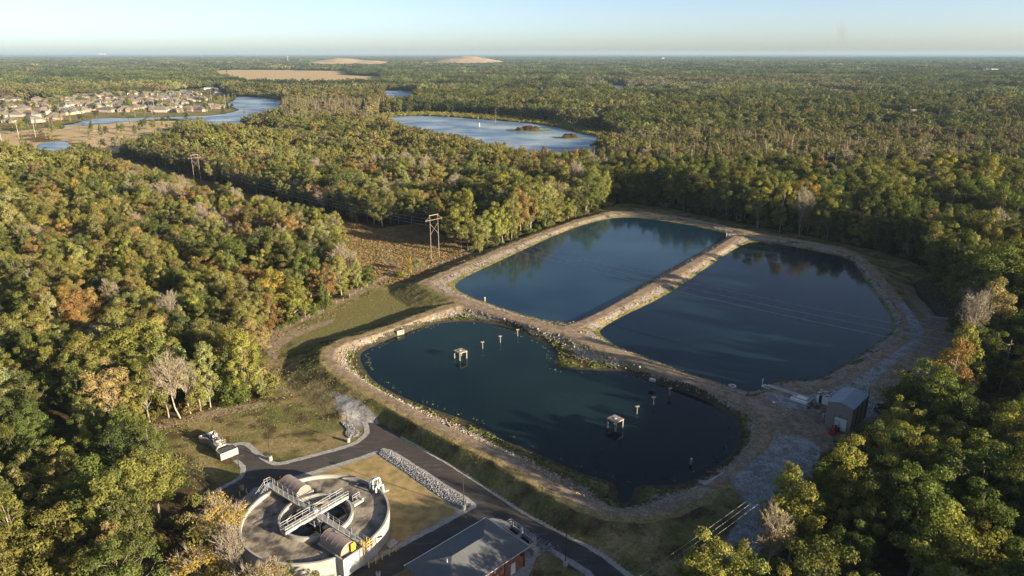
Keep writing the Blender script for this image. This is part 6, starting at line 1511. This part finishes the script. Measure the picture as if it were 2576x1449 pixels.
for pts_ in ([(-20,293),(60,284),(120,274),(190,269),(260,266),(340,264),(420,262),(500,256),(540,243)], [(-20,270),(60,263),(160,256),(250,251),(340,247),(430,243),(500,238)], [(130,274),(150,262),(160,256)], [(335,264),(345,256),(340,247)], [(250,266),(280,281),(330,283),(420,282),(500,276),(540,277)]):
    ribbon('street', P(pts_), 9.0, .12, M['street'] if 'street' in M else M.setdefault('street', pbr('pale_street', (.23, .22, .21), (.18, .17, .165), .3, .9)), wobble=.1)
# white tower house and deck by the lake
def simple_house(name, px, py, w_, d_, h_, mat, roof, lab, rz=.1):
    p_ = at(px, py); e = empty(name, p_, rz, lab, 'house'); m = MB(); m.box(0, 0, h_ / 2, w_, d_, h_); m.build('wall', mat, e)
    r_ = hiproof(w_ + 1, d_ + 1, h_ + .05, 2.4); r_.v = [(a - (w_ + 1) / 2, b + (d_ + 1) / 2, c) for a, b, c in r_.v]; r_.build('roof', roof, e)
    for k in range(3): m = MB(); m.box(-w_ * .3 + k * w_ * .3, -d_ / 2 - .03, h_ * .65, 1.5, .1, 1.6); m.build('window', M['glass'], e)
    return e
simple_house('lake_house', 528, 228, 22, 14, 7, M['hwall_white'], M['hroof_dark'], 'tall white house above the lake at the far end of the suburb')
simple_house('lake_house', 551, 238, 17, 12, 5.5, M['hwall_white'], M['hroof_grey'], 'white walled house closest to the far lake shore')
simple_house('tower_house', 95, 305, 9, 8, 9, M['hwall_cream'], M['hroof_grey'], 'narrow cream two storey house by the brown deck', .2)
p_ = at(131, 312); e = empty('lake_deck', p_, .1, 'brown wooden deck pavilion on the lake suburb shore', 'deck'); m = MB(); m.box(0, 0, 1.6, 22, 7, .5); m.box(-3, 1, 5.4, 13, 6, .4); m.build('deck', M['rust'], e)
for k in range(6): m = MB(); m.tube((-9 + 3.6 * k, -3, 0), (-9 + 3.6 * k, -3, 5.3 if k < 4 else 2.4), .25, .25, 6); m.build('post', M['wood'], e)
carr = car_make(M['red'])
for k, (a, b, c_, lab) in enumerate([(262, 249, 0, 'red car on the back street of the lake suburb'), (192, 270.5, 0, 'red car on the front street of the lake suburb'), (183, 269.5, 1, 'white car left of the red car on the suburb front street'), (171, 269, 1, 'white car parked farther left on the suburb front street'), (464, 281, 1, 'white car at the lakeside end of the suburb'), (345, 275, 1, 'white car in front of the lakeside houses')]):
    o = carr if k == 0 else copy_tree(carr if c_ == 0 else carw); X0 = at(a, b); o.location = (X0[0], X0[1], .02); o.scale = (1.3, 1.3, 1.3); o.rotation_euler = (0, 0, .3 * k); tag(o, lab, 'car', 'cars in the lake suburb')

# ------------------------------------------------------------------ landfill hills, far buildings, water tower
def hill(px, py, w_, h_, lab, asym=0.):
    c = at(px, py); n = 60; u = np.linspace(-1, 1, n); U, Vv = np.meshgrid(u, u); R_ = np.hypot(U, Vv)
    Zh = h_ * np.clip(1 - R_, 0, 1) ** .85 * (1 + .08 * wob(U * 50, Vv * 50, 30)) - 2
    X_ = (U + asym * np.clip(1 - R_, 0, 1)) * w_ / 2; Y_ = Vv * w_ * .45; i = np.arange(n * n).reshape(n, n)
    me = np_mesh('hill', np.stack([X_, Y_, Zh], -1).reshape(-1, 3), np.stack([i[:-1, :-1], i[:-1, 1:], i[1:, 1:], i[1:, :-1]], -1).reshape(-1, 4), M.get('hillm') or M.setdefault('hillm', pbr('bare_hill_grass', (.40, .29, .17), (.30, .21, .12), .012, .95, detail=8)), True)
    o = bpy.data.objects.new('hill', me); link(o); o.location = (c[0], c[1], 0); tag(o, lab, kind='structure')
hill(1183, 159.5, 720, 66, 'tan domed landfill hill, the right of two', -.05)
hill(862, 161.5, 760, 50, 'long tan landfill hill, the left of two', .03); hill(935, 162, 560, 34, 'low tan shoulder of the left landfill hill')
def farbox(px, py, w_, d_, h_, lab, name='warehouse', mat='hwall_white'):
    p_ = at(px, py); e = empty(name, p_, 0, lab, 'building'); m = MB(); m.box(0, 0, h_ / 2, w_, d_, h_); m.build('wall', M[mat], e); m = MB(); m.box(0, 0, h_ + .6, w_ + 2, d_ + 2, 1.2); m.build('roof', M['white'], e)
farbox(1640, 147, 420, 60, 16, 'long low white warehouse strip on the right horizon'); farbox(1668, 151, 30, 20, 26, 'small upright pale building below the white warehouse strip')
farbox(735, 173, 26, 14, 14, 'white farm building beside the tan field'); farbox(745, 171, 60, 14, 9, 'low cream shed beside the white farm building')
farbox(258, 138.2, 260, 60, 60, 'white industrial block on the left horizon'); farbox(1035, 169, 60, 20, 14, 'tiny white shed in trees before the landfill hills'); farbox(2440, 178, 60, 20, 17, 'pale shed roof in the far right forest'); farbox(2490, 184, 50, 20, 17, 'second pale shed in the far right forest, further right')
for k, (a, b, w_) in enumerate([(1060, 160.5, 260)]):
    p_ = at(a, b); m = MB(); m.box(0, 0, 1.5, w_, 40, 3); o = m.build('gravel_road', M['shoulder'], loc=p_); o.rotation_euler = (0, 0, .3); tag(o, 'pale haul road leading up to the right landfill hill', kind='structure')
p_ = at(1754, 138.3); e = empty('water_tower', p_, 0, 'white water tower standing above the right horizon', 'water tower'); sc_ = 1.9
m = MB(); m.lathe([(3 * sc_, 0), (2.2 * sc_, 6 * sc_), (2.2 * sc_, 26 * sc_), (6 * sc_, 30 * sc_), (8.6 * sc_, 34 * sc_), (8.8 * sc_, 40 * sc_), (6 * sc_, 44 * sc_), (0, 45.5 * sc_)], 24); m.build('tank', M['white'], e, smooth=True); m = MB(); m.tube((0, 0, 45 * sc_), (0, 0, 49 * sc_), .6); m.build('mast', M['galv'], e)
for k, (a, b, lab) in enumerate([(1156 * .6 + 460, 150, 'thin radio mast beside the left landfill hill')]):
    p_ = at(725, 160); e = empty('radio_mast', p_, 0, lab, 'mast'); m = MB(); m.tube((0, 0, 0), (0, 0, 62), 1.3, .7, 5); m.build('lattice', M['white'], e)

# smoke plume far away
mS, nt, out = newmat('thin_smoke'); pv = nt.new('ShaderNodeVolumePrincipled'); pv.inputs['Color'].default_value = (.35, .33, .36, 1); pv.inputs['Density'].default_value = .0016
tcn = nt.new('ShaderNodeTexCoord'); nz = nt.new('ShaderNodeTexNoise'); nz.inputs['Scale'].default_value = 1.6; nt.link(tcn.outputs['Object'], nz.inputs['Vector'])
gr = nt.new('ShaderNodeTexGradient', gradient_type='SPHERICAL'); nt.link(tcn.outputs['Object'], gr.inputs[0]); mu = nt.new('ShaderNodeMath', operation='MULTIPLY'); nt.link(nz.outputs['Fac'], mu.inputs[0]); nt.link(gr.outputs[0], mu.inputs[1])
m2 = nt.new('ShaderNodeMath', operation='MULTIPLY'); m2.inputs[1].default_value = .0075; nt.link(mu.outputs[0], m2.inputs[0]); nt.link(m2.outputs[0], pv.inputs['Density']); nt.link(pv.outputs[0], out.inputs['Volume'])
m = MB(); m.lathe([(0, -1), (.5, -.87), (.87, -.5), (1, 0), (.87, .5), (.5, .87), (0, 1)], 16)
yS = 9000.; xS = (2055 - 1288) / F * yS * 1.02
o = m.build('smoke', mS, loc=(xS, yS, 310)); o.scale = (75, 75, 200); o.rotation_euler = (0, -.32, 0); tag(o, 'faint dark smoke plume rising above the right horizon', 'smoke', kind='stuff')

# haze ------------------------------------------------------------------
mH, nt, out = newmat('haze'); pv = nt.new('ShaderNodeVolumePrincipled'); pv.inputs['Color'].default_value = (.36, .49, .64, 1); pv.inputs['Density'].default_value = HAZE; pv.inputs['Anisotropy'].default_value = 0.0; nt.link(pv.outputs[0], out.inputs['Volume'])
m = MB(); m.box(0, 14000, 55, 70000, 40000, 122); o = m.build('haze', mH); tag(o, kind='stuff')

# ------------------------------------------------------------------ sky, sun, camera
SUN_EL = 13.0; sd = Vector((.88, -.475, 0)).normalized(); S = Vector((sd.x * math.cos(rad(SUN_EL)), sd.y * math.cos(rad(SUN_EL)), math.sin(rad(SUN_EL))))
wd_ = bpy.data.worlds.new('World'); scene.world = wd_; wd_.use_nodes = True; wn = NT(wd_.node_tree)
bg = [n for n in wn.n if n.type == 'BACKGROUND'][0]
sky = wn.new('ShaderNodeTexSky', sky_type='NISHITA'); sky.sun_disc = False; sky.sun_elevation = rad(SUN_EL); sky.sun_rotation = math.atan2(S.x, S.y); sky.altitude = 100; sky.air_density = AIR; sky.dust_density = SKYDUST; sky.ozone_density = OZ
wn.link(sky.outputs[0], bg.inputs[0]); bg.inputs[1].default_value = SKY
sl = bpy.data.lights.new('sun', 'SUN'); sl.energy = SUN; sl.angle = rad(.5); sl.color = (1.0, .84, .60)
so = bpy.data.objects.new('sun', sl); link(so); so.rotation_euler = S.to_track_quat('Z', 'Y').to_euler()
cam = bpy.data.cameras.new('camera'); cam.sensor_width = 36; cam.lens = 36 * F / 2576; cam.clip_start = 1; cam.clip_end = 80000
co = bpy.data.objects.new('camera', cam); link(co); co.location = (0, 0, CAMH); co.rotation_euler = (math.pi / 2 - PITCH, 0, 0); scene.camera = co
scene.view_settings.view_transform = 'Standard'; scene.view_settings.look = 'None'; scene.view_settings.exposure = EXPO; scene.view_settings.gamma = 1
scene.cycles.volume_bounces = 0; scene.cycles.max_bounces = 5; scene.cycles.diffuse_bounces = 2; scene.cycles.glossy_bounces = 3; scene.cycles.transmission_bounces = 2; scene.cycles.transparent_max_bounces = 4
print('objects', len(bpy.data.objects), 'near', len(X), 'mid', len(X2), 'far', len(X3), 'stand', len(X4))
